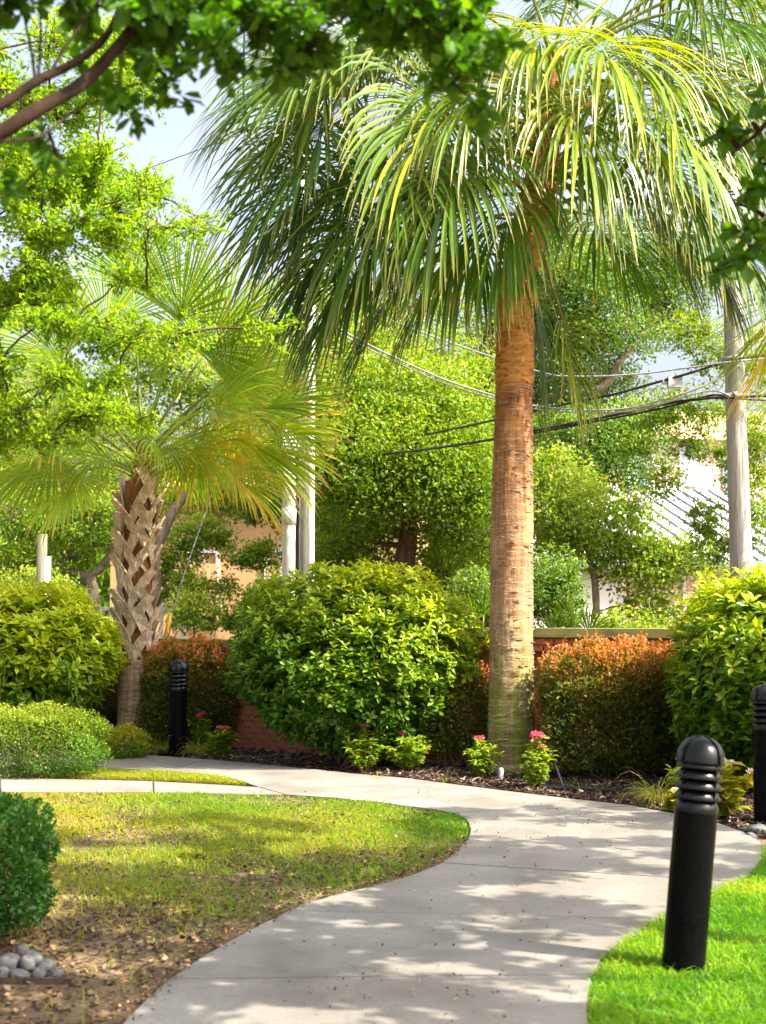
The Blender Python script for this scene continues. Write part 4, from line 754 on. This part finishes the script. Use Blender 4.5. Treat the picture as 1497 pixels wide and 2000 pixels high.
# small palmetto behind the wall
b4 = W(1118, 1250, 18.5); b4[2] = 0; p4 = root('fan_palm', tuple(b4), 'small fan palm peeping over the wall right of the tall trunk', 'palm')
for (px, py, L) in ((1118, 1225, .42), (1150, 1240, .38), (1085, 1245, .35)): frond(p4, b4 + [0, 0, .3], W(px, py, 18.5), L, 24, .2, 85, 'frond', .2, 0, .03, .01, costa=.05)
b5 = W(940, 1210, 18.0); b5[2] = 0; p5 = root('fan_palm', tuple(b5), 'small fan palm wedged between big round shrub and tall trunk', 'palm')
for (px, py, L) in ((945, 1200, .4), (925, 1215, .35)): frond(p5, b5 + [0, 0, .3], W(px, py, 18.0), L, 22, .2, 85, 'frond', .3, 0, .03, .01, costa=.05)

# ---------------------------------------------------------------- shrubs
def rosette_shrub(label, c, rad, n, leafL, leafW, mat, nbest=300, low=.35, k=6, power=2.4, base=None, tbase=.35, top=.45, sunx=.15):
    c = np.asarray(c, float); rad = np.asarray(rad, float); r = root('round_shrub', (c[0], c[1], 0), label, 'shrub')
    u = unit(rnd(n)); u = u[(c[2] + u[:, 2] * rad[2]) > .05]
    sup = (np.abs(u[:, 0]) ** power + np.abs(u[:, 1]) ** power + np.abs(u[:, 2]) ** power) ** (-1 / power)
    lump = 1 + .15 * (vnoise(u[:, 0] * 3 + 5, u[:, 2] * 3 + u[:, 1] * 2, 1.2) - .5) + .14 * (vnoise(u[:, 0] * 9, u[:, 2] * 9 + u[:, 1] * 7) - .5)
    dep = 1 - .36 * R_.random(len(u)) ** 1.5
    P = u * sup[:, None] * rad * (lump * dep)[:, None]
    taper = np.where(u[:, 2] < 0, 1 - low * (-u[:, 2]) ** 1.5, 1)[:, None]; P[:, :2] *= taper
    P = P + c; m = P[:, 2] > .06; P, u, dep = P[m], u[m], dep[m]
    nrm = unit(u / rad); ax = unit(nrm * .55 + np.array([0, 0, .75]) + rnd(len(P)) * .35)
    lv = [];
    e1 = unit(np.cross(ax, np.array([.3, 1, .1]))); e2 = np.cross(ax, e1)
    mb_ = MB(); PP = []; DD = []; NN = []; TT = []; LL = []; SC = []
    tc = -P[:, 1] * 0 + dep * 1.0
    for j in range(k):
        a = j * 2.4 + R_.random(len(P)) * .8; rad_ = np.cos(a)[:, None] * e1 + np.sin(a)[:, None] * e2; lift = (.25 + .12 * j)
        D = unit(rad_ + ax * lift); PP.append(P + ax * .012 * j); DD.append(D); NN.append(unit(ax - rad_ * .2)); sz = (1 - .07 * j) * (.75 + .5 * R_.random(len(P)))
        LL.append(sz); zt = (P[:, 2] - c[2]) / rad[2]
        TT.append(np.clip(tbase + top * np.clip(zt, -.6, 1) * (dep - .55) * 2 + sunx * (P[:, 0] - c[0]) / rad[0] + .05 * j + R_.normal(size=len(P)) * .13, 0, 1))  # lit tops, sunward side and shaded depths put into the leaf tint
        SC.append(-(P[:, 1] - c[1]) / rad[1] * 1.0 + (dep - .9) * 8 + .3 * R_.random(len(P)))
    PP, DD, NN, TT, LL, SC = map(np.concatenate, (PP, DD, NN, TT, LL, SC))
    order = np.argsort(-SC); ncand = order[:nbest * 4]; pick = R_.choice(ncand, nbest, replace=False); mask = np.ones(len(PP), bool); mask[pick] = False
    # single leaves of the outer face, as parts; five tints share five meshes
    mes = []
    for q in range(5): tb_ = MB(); tb_.add(T8[0], T8[1], .15 + .19 * q); mes.append(tb_.mesh('leaf', M[mat]))
    for i in pick:
        D = unit(DD[i]); S_ = unit(np.cross(D, NN[i])); N_ = np.cross(S_, D); L_ = leafL * LL[i]; W_ = leafW * LL[i]
        o = link('leaf', mes[min(4, int(TT[i] * 5))], r); p = PP[i] - np.array([c[0], c[1], 0])
        mt = Matrix(((S_[0] * W_, D[0] * L_, N_[0] * L_, p[0]), (S_[1] * W_, D[1] * L_, N_[1] * L_, p[1]), (S_[2] * W_, D[2] * L_, N_[2] * L_, p[2]), (0, 0, 0, 1))); o.matrix_local = mt
    leaves(mb_, PP[mask], DD[mask], NN[mask], leafL * LL[mask], leafW * LL[mask], TT[mask], T8)
    # inner leaves, tinted dark for the shade inside the crown
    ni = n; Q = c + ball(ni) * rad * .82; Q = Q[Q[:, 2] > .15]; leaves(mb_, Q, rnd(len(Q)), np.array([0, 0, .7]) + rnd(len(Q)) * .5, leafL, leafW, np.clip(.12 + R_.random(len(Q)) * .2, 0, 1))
    o = mb_.obj('foliage', M[mat], r); o['kind'] = 'stuff'
    sb = MB()
    for j in range(26):
        a = j * 2.4; q0 = np.array([c[0] + .14 * math.cos(a), c[1] + .14 * math.sin(a), 0]); v = unit(rnd(1)[0] + np.array([0, 0, .5])); q1 = c + v * rad * .8; q1[2] = max(q1[2], .4)
        tube(sb, bez(q0, q1, .1, 7, .1), np.linspace(.016, .004, 7), 5)
    sb.obj('stems', M['twig'], r, True); return r
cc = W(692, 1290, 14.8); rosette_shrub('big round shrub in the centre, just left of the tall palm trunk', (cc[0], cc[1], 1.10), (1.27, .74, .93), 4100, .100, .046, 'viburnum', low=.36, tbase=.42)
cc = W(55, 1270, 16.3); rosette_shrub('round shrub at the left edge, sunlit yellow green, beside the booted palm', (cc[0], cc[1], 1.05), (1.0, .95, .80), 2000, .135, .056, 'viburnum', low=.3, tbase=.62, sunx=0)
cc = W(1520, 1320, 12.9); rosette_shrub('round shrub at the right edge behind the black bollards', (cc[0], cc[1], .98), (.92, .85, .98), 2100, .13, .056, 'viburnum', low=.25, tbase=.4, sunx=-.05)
def small_shrub(name, label, c, rad, n, leafL, leafW, mat, power=3, tfun=None, zmin=.06, shell=.35, group=None, cat='shrub', stems=16, upn=.7, single=0, sprig=0):
    c = np.asarray(c, float); rad = np.asarray(rad, float); r = root(name, (c[0], c[1], 0), label, cat, group)
    u = unit(rnd(n)); sup = (np.abs(u) ** power).sum(1) ** (-1 / power); lump = 1 + .34 * (vnoise(u[:, 0] * 4 + 3, u[:, 2] * 4 + u[:, 1] * 3) - .5) + .10 * (vnoise(u[:, 0] * 12, u[:, 2] * 12 + u[:, 1] * 9) - .5)
    dep = 1 - shell * R_.random(n) ** 1.6; P = c + u * sup[:, None] * rad * (lump * dep)[:, None]
    m = P[:, 2] > zmin; P, u, dep = P[m], u[m], dep[m]; n = len(P); D = u * .6 + np.array([0, 0, .25]) + rnd(n) * .6; N = np.array([0, 0, upn]) + u * .3 + rnd(n) * .5
    zt = (P[:, 2] - c[2]) / rad[2]; T = np.clip((tfun(zt, P) if tfun else .45 + .2 * zt) + R_.normal(size=n) * .16, 0, 1)
    b = MB(); leaves(b, P, D, N, leafL * (.6 + .8 * R_.random(n)), leafW * (.6 + .8 * R_.random(n)), T)
    if sprig:   # fresh shoots on top
        q = P[(zt > .55) & (dep > .93)]; q = q[R_.choice(len(q), min(sprig, len(q)), replace=False)]
        for p in q:
            h = .05 + .09 * R_.random(); m_ = 9; t = np.linspace(0, 1, m_)[:, None]; ln = np.array([R_.normal() * .3, R_.normal() * .3, 1]); pp = p + unit(ln) * h * t
            leaves(b, pp, rnd(m_) * .6 + np.array([0, 0, .5]), rnd(m_) + np.array([0, 0, .5]), leafL * .85, leafW * .8, np.clip(.85 + rnd(m_, 1)[:, 0] * .12, 0, 1))
    o = b.obj('foliage', M[mat], r); o['kind'] = 'stuff'
    sb = MB()
    for j in range(stems):
        a = j * 2.4; q0 = np.array([c[0] + rad[0] * .35 * math.cos(a), c[1] + rad[1] * .3 * math.sin(a), 0]); v = unit(rnd(1)[0] * np.array([1, 1, .3]) + np.array([0, 0, .9])); q1 = c + v * rad * .85; q1[2] = max(q1[2], .2)
        tube(sb, bez(q0, q1, .05, 6, .1), np.linspace(.010, .003, 6), 4)
    sb.obj('stems', M['twig'], r); return r
lt = lambda zt, P: .20 + .62 * np.clip(zt - .38, -.3, 1) + .32 * (vnoise(P[:, 0], P[:, 2], 5) - .4)
cc = W(1212, 1400, 13.85); small_shrub('loropetalum_shrub', 'broad orange topped shrub against the wall right of the palm trunk', (cc[0], cc[1], .66), (.78, .38, .60), 23000, .042, .026, 'loro', 4.2, lt, .12, sprig=160)
cc = W(1325, 1400, 13.85); small_shrub('loropetalum_shrub', 'orange topped shrub tucked against the right round shrub', (cc[0], cc[1], .62), (.34, .36, .56), 6000, .042, .026, 'loro', 3, lt, .12, sprig=60)
cc = W(1035, 1400, 15.0); small_shrub('loropetalum_shrub', 'narrow bronze shrub peeping out both sides behind the tall palm trunk', (cc[0], cc[1], .55), (.30, .22, .50), 5500, .042, .026, 'loro', 3, lt, .15, sprig=50)
cc = W(885, 1400, 14.75); small_shrub('loropetalum_shrub', 'bronze and orange shrub between the big round shrub and palm trunk', (cc[0], cc[1], .52), (.50, .26, .50), 10500, .042, .026, 'loro', 3, lt, .2, sprig=70)
cc = W(372, 1350, 16.75); small_shrub('loropetalum_shrub', 'orange topped hedge shrub directly behind the far left bollard', (cc[0], cc[1], .64), (.58, .36, .58), 16000, .042, .026, 'loro', 3.4, lt, .12, sprig=120)
cc = W(190, 1370, 17.9); small_shrub('loropetalum_shrub', 'orange tinged shrub between the left round shrub and booted palm', (cc[0], cc[1], .55), (.48, .35, .52), 9000, .042, .026, 'loro', 3, lt, .12, sprig=80)
cc = W(85, 1455, 13.9); small_shrub('clipped_hedge', 'low clipped small leaved hedge at the left edge beside the side path', (cc[0] - .12, cc[1] + .1, .33), (.66, .46, .35), 21000, .026, .016, 'boxleaf', 3.6, lambda zt, P: .35 + .5 * zt, .04, .3, cat='hedge', stems=30)
cc = W(10, 1700, 6.9); small_shrub('clipped_hedge', 'dark glossy boxwood block at the near left edge above the stones', (cc[0] - .20, cc[1] + .25, .37), (.32, .36, .33), 14000, .032, .021, 'hollyleaf', 5, lambda zt, P: .35 + .25 * zt, .10, .35, cat='hedge', stems=20)
cc = W(243, 1440, 15.6); small_shrub('low_shrub', 'small yellow green mound at the foot of the booted palm', (cc[0], cc[1], .17), (.27, .25, .19), 3500, .035, .02, 'hosta', 2.2, lambda zt, P: .3 + .4 * zt, .01, cat='shrub', stems=6)

# ---------------------------------------------------------------- near and middle canopy trees
def inview_free(P): return np.ones(len(P), bool)
# crape myrtle in the middle distance, trunk past the left edge
DC = 9.2
def ck(px, py, rx, ry, n, d=DC): return cl(px, py, d, rx, ry, n, dz=.55)
crape_cl = []
for (cx_, cy_, rx_, ry_, m_, n_) in ((110, 400, 270, 110, 36, 400), (340, 440, 80, 40, 4, 200), (60, 310, 150, 60, 8, 300), (130, 140, 260, 100, 26, 300), (50, 730, 190, 150, 27, 470), (320, 645, 170, 34, 6, 300), (490, 655, 70, 14, 2, 140), (210, 800, 80, 50, 3, 360), (60, 560, 100, 50, 8, 380), (240, 570, 60, 40, 2, 220)):
    for i in range(m_):
        q = ball(1)[0]; f = 1 - .35 * math.hypot(q[0], q[1])
        crape_cl.append(cl(cx_ + rx_ * q[0], cy_ + ry_ * q[2], DC + .9 * q[1], 75 * f, 48 * f, int(n_ * f), dz=.4))
tree('crape_myrtle', 'sunlit yellow green crape myrtle reaching in from the left over the shorter palm', [tk(-260, DC), W(-240, 1000, DC), W(-180, 700, DC), W(-150, 480, DC)], .08,
     crape_cl,
     .038, .020, 'crape', 'darkbark', 'twig', .016, tm=T2, twr=.0024, tintz=.12, tbase=.55, dens=1.55, rsc=1.22)
# near crape myrtle: trunk left of the frame, branches curve into the top left corner
DN = 4.3
def nk(px, py, rx, ry, n, d=DN, dz=.35): return cl(px, py, d, rx, ry, n, dz=dz)
shade_cl = []; cr = []
kx, ky = math.cos(SAZ) / math.tan(SEL), math.sin(SAZ) / math.tan(SEL)
def shade_over(X0, X1, Y0, Y1, n, n_leaf, rr=.5):   # crown clumps, above or beside the view, that keep the sun off this stretch
    k = 0
    while k < n:
        gx, gy = R_.uniform(X0, X1), R_.uniform(Y0, Y1)
        if gx > 1.0 + .12 * (gy - 6) and gy < 8.6: continue
        for z in np.sort(R_.uniform(3.7, 7.0, 14)):
            x, y = gx + z * kx, gy + z * ky
            if z - rr * .7 > 1.66 + .4266 * y + .1 or (x - rr * 1.3 > .27 * y + .1): break
        else: continue
        (shade_cl if x < 1.6 else cr).append((np.array([x, y, z]), np.array([rr, rr * .9, .26]) * R_.uniform(.7, 1.2), n_leaf)); k += 1
shade_over(-4.0, -.8, 5.4, 9.4, 100, 400, .34); shade_over(-1.2, 1.3, 5.2, 9.6, 96, 400, .32); shade_over(.2, 3.6, 8.8, 12.6, 56, 360, .32); shade_over(-4, 1.2, 9.2, 11.4, 30, 420, .30)
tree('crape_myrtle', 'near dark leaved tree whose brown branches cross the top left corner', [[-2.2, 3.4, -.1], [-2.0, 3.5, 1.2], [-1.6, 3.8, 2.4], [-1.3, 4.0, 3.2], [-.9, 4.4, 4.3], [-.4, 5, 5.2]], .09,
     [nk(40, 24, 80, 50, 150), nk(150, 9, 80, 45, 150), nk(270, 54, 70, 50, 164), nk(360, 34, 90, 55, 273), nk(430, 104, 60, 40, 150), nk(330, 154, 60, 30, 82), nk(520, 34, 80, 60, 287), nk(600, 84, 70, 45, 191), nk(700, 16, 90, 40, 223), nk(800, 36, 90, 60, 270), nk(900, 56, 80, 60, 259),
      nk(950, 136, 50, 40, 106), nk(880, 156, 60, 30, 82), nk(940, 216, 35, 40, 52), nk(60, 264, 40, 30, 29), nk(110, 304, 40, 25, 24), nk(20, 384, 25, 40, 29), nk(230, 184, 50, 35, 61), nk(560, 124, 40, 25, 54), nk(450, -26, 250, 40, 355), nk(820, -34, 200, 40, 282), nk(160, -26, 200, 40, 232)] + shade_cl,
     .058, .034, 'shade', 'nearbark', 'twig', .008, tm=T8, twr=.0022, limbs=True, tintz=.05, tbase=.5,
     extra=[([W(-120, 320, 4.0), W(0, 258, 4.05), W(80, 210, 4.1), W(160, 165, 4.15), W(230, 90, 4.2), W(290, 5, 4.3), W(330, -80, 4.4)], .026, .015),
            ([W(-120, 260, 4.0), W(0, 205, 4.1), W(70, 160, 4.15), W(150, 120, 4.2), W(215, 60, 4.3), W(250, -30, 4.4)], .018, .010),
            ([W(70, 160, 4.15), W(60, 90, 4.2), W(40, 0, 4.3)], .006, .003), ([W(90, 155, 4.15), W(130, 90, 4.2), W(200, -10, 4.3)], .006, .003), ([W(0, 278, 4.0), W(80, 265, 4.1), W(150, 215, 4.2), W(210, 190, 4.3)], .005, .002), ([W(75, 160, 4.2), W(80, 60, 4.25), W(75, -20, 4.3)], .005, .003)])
# right tree: trunk right of the frame, dark sprays at the right edge and crown overhead
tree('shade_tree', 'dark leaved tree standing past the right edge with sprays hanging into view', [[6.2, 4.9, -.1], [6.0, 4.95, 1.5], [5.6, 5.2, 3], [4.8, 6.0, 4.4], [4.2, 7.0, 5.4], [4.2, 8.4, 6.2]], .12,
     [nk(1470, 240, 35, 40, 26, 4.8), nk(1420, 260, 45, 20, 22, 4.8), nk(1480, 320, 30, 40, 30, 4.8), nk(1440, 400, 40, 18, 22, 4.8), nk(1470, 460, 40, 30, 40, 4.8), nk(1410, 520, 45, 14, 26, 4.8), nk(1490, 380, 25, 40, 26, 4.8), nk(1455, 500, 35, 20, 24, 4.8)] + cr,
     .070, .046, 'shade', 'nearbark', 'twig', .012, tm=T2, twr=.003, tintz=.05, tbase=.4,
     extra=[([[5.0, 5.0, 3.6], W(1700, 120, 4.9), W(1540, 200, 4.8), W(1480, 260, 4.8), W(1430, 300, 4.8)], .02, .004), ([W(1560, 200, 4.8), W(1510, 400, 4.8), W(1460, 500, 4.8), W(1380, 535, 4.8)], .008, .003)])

# ---------------------------------------------------------------- bollards
def bollard(loc, label, tilt=0, lean_y=0, rz=0, plate=True):
    r = root('bollard_light', loc, label, 'bollard light', 'black louvred bollard lights beside the path'); r.rotation_euler = (lean_y, tilt, rz)
    R0 = .098
    def lk(nm, b, par=r, sm=True): 
        o = link(nm, b.mesh(nm, M['black_gloss' if nm in ('louvre', 'dome_cap', 'collar') else 'black'], sm), par)
        if sm:
            for p in o.data.polygons: pass
        return o
    b = MB(); lathe(b, [(R0, 0), (R0, .72), (R0, .725)], 40); lk('post', b)
    b = MB(); lathe(b, [(R0, .725), (R0 + .004, .74), (R0 - .004, .765), (.075, .79), (.0, .795)], 40); lk('collar', b)
    b = MB(); lathe(b, [(.055, .79), (.055, .95), (0, .95)], 24); lk('lamp_core', b)
    for k in range(4):
        z = .785 + k * .047; b = MB(); lathe(b, [(.106, z), (.109, z + .004), (.088, z + .034), (.070, z + .040), (.068, z + .036), (.085, z + .028), (.104, z + .001), (.106, z)], 40); lk('louvre', b)
    b = MB(); zz = .962; pr_ = [(.085, zz), (.112, zz - .012), (.113, zz - .006)]
    for k in range(0, 11): a = math.radians(90 * k / 10); pr_.append((.112 * math.cos(a) ** .9 if k < 10 else 0.001, zz + .108 * math.sin(a)))
    lathe(b, pr_, 40); cap = lk('dome_cap', b)
    for k in range(4):
        a = math.radians(35 + 90 * k); pts = [(.116 * math.cos(math.radians(t)), zz + .110 * math.sin(math.radians(t))) for t in range(-4, 92, 8)]
        b = MB(); tube(b, [[x * math.cos(a), x * math.sin(a), z] for x, z in pts] , .0045, 6); lk('cap_rib', b, cap)
        b = MB(); tube(b, [[.100 * math.cos(a), .100 * math.sin(a), .77], [.100 * math.cos(a), .100 * math.sin(a), .965]], .005, 6); lk('tie_rod', b)
    if plate: b = MB(); box(b, -.15, .15, -.15, .15, -.01, .035); lk('base_plate', b, r, False)
    return r
nb = W(1334, 1880, 6.62); bollard((nb[0], nb[1], .0), 'nearest and largest black bollard, standing in the bright grass at the right', tilt=math.radians(5.6), rz=.0, plate=False)
nb = G(1499, 1612); bollard((nb[0], nb[1], .0), 'black bollard cut by the right edge, in the bed beside the path', rz=.1)
nb = G(347, 1477); bollard((nb[0], nb[1], .0), 'farthest and smallest black bollard, left of the round shrub', rz=.9)

# ---------------------------------------------------------------- small plants
def flower_plant(loc, h, wd, ns, nf, label, mat='herb', fl='pink', leafL=.085, leafW=.030, group=None, name='flowering_plant'):
    h *= 1.15; wd *= 1.1; loc = np.array([loc[0], loc[1], 0.0]); r = root(name, tuple(loc), label, 'plant', group); sb = MB(); lb = MB(); tips = []
    for j in range(ns):
        a = R_.random() * 6.283; q = R_.random() ** .6; tip = loc + np.array([math.cos(a) * wd * q, math.sin(a) * wd * q * .8, h * (1.05 - .45 * q) * (.85 + .3 * R_.random())])
        P = bez(loc + np.array([math.cos(a) * .03, math.sin(a) * .03, 0]), tip, .12, 6, .05); tube(sb, P, np.linspace(.005, .0025, 6), 5); tips.append(tip)
        n = 38; t = R_.uniform(.15, 1, n); i = (t * 5).astype(int).clip(0, 4); f = (t * 5 - i)[:, None]; PP = P[i] * (1 - f) + P[i + 1] * f; aa = R_.random(n) * 6.283
        leaves(lb, PP, np.column_stack([np.cos(aa), np.sin(aa), .25 + .3 * R_.normal(size=n)]), np.array([0, 0, 1]) + rnd(n) * .3, leafL * (.6 + .6 * R_.random(n)), leafW, np.clip(.4 + .3 * t + R_.normal(size=n) * .15, 0, 1), T8)
    sb.obj('stems', M['stem'], r); o = lb.obj('foliage', M[mat], r); o['kind'] = 'stuff'
    tips.sort(key=lambda p: -p[2])
    for tip in tips[:nf]:
        b = MB(); n = 38; u = unit(rnd(n)); u[:, 2] = np.abs(u[:, 2]); P = tip + np.array([0, 0, .008]) + u * np.array([.032, .032, .016])
        leaves(b, P, rnd(n) + u, u + rnd(n) * .2, .020, .014, R_.random(n)); b.obj('flower', M[fl], r)
    return r
gpl = lambda px, py: G(px, py)
flower_plant(gpl(712, 1510), .40, .20, 15, 5, 'pink flowered plant at the right foot of the big round shrub')
flower_plant(gpl(797, 1510), .36, .24, 18, 1, 'leafy green plant, second from the left in the flower row')
flower_plant(gpl(940, 1523), .36, .17, 11, 2, 'leafy plant touching the left side of the tall palm trunk')
flower_plant(gpl(1050, 1542), .40, .17, 13, 6, 'plant with the most pink flower heads, right of the tall palm trunk')
flower_plant(gpl(430, 1482), .36, .15, 8, 3, 'dark leaved plant with magenta flowers right of the far left bollard', 'viburnum')
flower_plant(gpl(395, 1470), .36, .15, 9, 2, 'small pink flowered plant close behind the far left bollard')
flower_plant(gpl(306, 1462), .25, .10, 5, 1, 'little plant with one pink flower left of the far left bollard')
flower_plant(gpl(1335, 1570), .34, .18, 9, 0, 'soft green leafy plant half hidden by the nearest bollard head')
flower_plant(gpl(1425, 1602), .42, .26, 12, 7, 'broad leaved yellow green plant with cream flowers between the two right bollards', 'hosta', 'cream', .12, .07)
flower_plant(gpl(1320, 1588), .13, .10, 5, 1, 'low yellow leaved seedling at the path edge behind the nearest bollard', 'hosta', 'cream', .09, .06)
def tuft(loc, n, L, label, mat='tuft', w=.006, wd=.05, dr=2.2):
    loc = np.array([loc[0], loc[1], 0.0]); a = R_.random(n) * 6.283; O = loc + np.column_stack([np.cos(a) * wd * R_.random(n), np.sin(a) * wd * R_.random(n), 0 * a])
    D = np.column_stack([np.cos(a) * .6, np.sin(a) * .6, 1 + 0 * a]) + rnd(n) * .15; b = MB(); strips(b, O, D, L * (.5 + .6 * R_.random(n)), lambda s, t: w * (1.05 - t ** 2), dr * (.5 + R_.random(n)), 6, np.column_stack([-np.cos(a), -np.sin(a), .4 + 0 * a]), R_.random(n), fold=.2)
    return tag(b.obj('grass_tuft', M[mat]), label, 'ornamental grass')
tuft(gpl(320, 1470), 160, .45, 'yellow grassy tuft left of the far left bollard'); tuft(gpl(385, 1477), 170, .50, 'yellow grassy tuft right of the far left bollard')
tuft(gpl(1285, 1572), 150, .52, 'arching yellow green grass tuft at the bed edge left of nearest bollard', w=.007)
for k, (x, y) in enumerate(((740, 1526), (867, 1530), (1110, 1545), (1170, 1552), (1135, 1549), (560, 1490), (465, 1486), (1215, 1560))):
    tuft(gpl(x, y), 7, .16, ['thin grass shoot in the mulch before the second flowering plant', 'upright grass shoot in the mulch left of the palm trunk', 'short weed by the leaning black stake', 'short weed behind the flat black pad', 'tiny weed between stake and flat pad', 'weed under the left side of the big round shrub', 'small weed at the path edge right of the far bollard', 'small weed right of the flat black pad'][k], 'herb', .007, .02, .7)
# stakes, spigot, drain pad, edging, stones
p, q = G(648, 1508), None; tag(tube(tube(MB(), [[p[0], p[1], 0], [p[0], p[1], .28]], .012, 8), [[p[0], p[1], .28], [p[0] - .01, p[1], .5]], .004, 6).obj('sprinkler_riser', M['black']), 'upright black sprinkler riser under the big round shrub', 'sprinkler')
p = G(1104, 1550); b = tube(MB(), [[p[0], p[1], 0], [p[0] - .08, p[1], .24]], .012, 8); tube(b, [[p[0] - .08, p[1], .24], [p[0] - .12, p[1], .42]], .004, 6); tag(b.obj('sprinkler_riser', M['cable']), 'leaning black sprinkler riser beside the pink flowered plant', 'sprinkler')
p = G(979, 1526); tag(lathe(MB(), [(.026, 0), (.026, .11), (.02, .125), (.002, .13)], 14, c=(p[0], p[1], 0)).obj('sprinkler', M['cable_grey'], None, True), 'short grey sprinkler head in the mulch at the palm foot', 'sprinkler')
a, c = G(1060, 1546), G(1245, 1556); b = MB(); obox(b, a + [0, .10, .03], c + [0, .12, .03], .22, .03); tag(b.obj('drain_pad', M['cable']), 'flat black drain pad lying along the bed edge right of the flowers', 'drain cover')
a, c = G(-60, 1925), G(140, 1925); b = MB(); obox(b, a + [0, 0, .02], c + [0, 0, .012], .008, .035); tag(b.obj('bed_edging', M['darkbark']), 'thin rusty metal edging strip in front of the near pile of stones', 'edging')
import bmesh
def stone_mesh(seed):
    bm = bmesh.new(); bmesh.ops.create_icosphere(bm, subdivisions=3, radius=1); rs = np.random.default_rng(seed); ph = rs.random(6) * 6
    for v in bm.verts:
        c = v.co; d = 1 + .09 * math.sin(2.1 * c.x + ph[0]) + .08 * math.sin(2.7 * c.y + ph[1]) + .06 * math.sin(3.3 * c.z + ph[2]) + .04 * math.sin(5 * c.x + 4 * c.y + ph[3]); v.co = c * d
    me = bpy.data.meshes.new('stone'); bm.to_mesh(me); bm.free(); me.polygons.foreach_set('use_smooth', np.ones(len(me.polygons), bool)); me.materials.append(M['stone']); return me
st = [stone_mesh(i) for i in range(4)]
def stone(px, py, w_, h_, label, group, lift=0, i=0):
    p = G(px, py); k = p[1] / FPX; o = link('cobble_stone', st[i % 4]); rx, rz = w_ / 2 * k, h_ / 2 * k; o.location = (p[0], p[1] + rx * .7, rz * .85 + lift); o.scale = (rx, rx * .85, rz); o.rotation_euler = (random.uniform(-.25, .25), random.uniform(-.25, .25), random.uniform(0, 3)); tag(o, label, 'stone', group)
SP = [(15, 1905, 40, 34, 'biggest grey cobble of the near left pile, cut by the frame'), (60, 1895, 36, 26, 'pale cobble on top of the near left pile'), (50, 1905, 32, 24, 'bluish cobble in the middle of the near left pile'), (87, 1904, 30, 22, 'light cobble at the upper right of the near left pile'), (38, 1918, 34, 18, 'flat dark spotted cobble at the front of the near left pile'), (73, 1918, 26, 20, 'round pale cobble at the front of the near left pile'), (108, 1916, 30, 18, 'rightmost cobble of the near left pile'), (5, 1916, 24, 20, 'cobble in the corner of the frame in the near left pile'), (93, 1923, 24, 10, 'thin flat cobble against the edging'), (52, 1923, 24, 8, 'thinnest pale cobble against the edging'), (42, 1868, 22, 18, 'small tan cobble behind the near left pile'), (75, 1910, 24, 16, 'small grey cobble wedged inside the near left pile'), (-15, 1905, 30, 26, 'cobble just past the left frame edge'), (20, 1888, 26, 20, 'grey cobble under the boxwood block')]
for i, (x, y, w_, h_, lb_) in enumerate(SP): stone(x, y, w_ * 1.15, h_ * 1.2, lb_, 'cobbles in the near left pile', .015 if i in (1, 2) else 0, i)
for i, (x, y, w_, h_, lb_) in enumerate([(1455, 1627, 26, 11, 'small pale stone at the path edge left of the right bollard'), (1480, 1630, 40, 20, 'large pale stone at the foot of the right bollard'), (1470, 1640, 24, 12, 'white stone between path and right lawn'), (1510, 1640, 30, 16, 'grey stone at the right frame edge')]): stone(x, y, w_, h_, lb_, 'stones by the right bollard', 0, i)
for i in range(8):
    x = 100 + i * 13 + random.uniform(-4, 4); stone(x, 1519 + random.uniform(-1.5, 1), random.uniform(10, 16), random.uniform(6, 9), '%s small white stone from the left in the row under the clipped hedge' % 'first second third fourth fifth sixth seventh eighth'.split()[i], 'white stones under the clipped left hedge', 0, i)
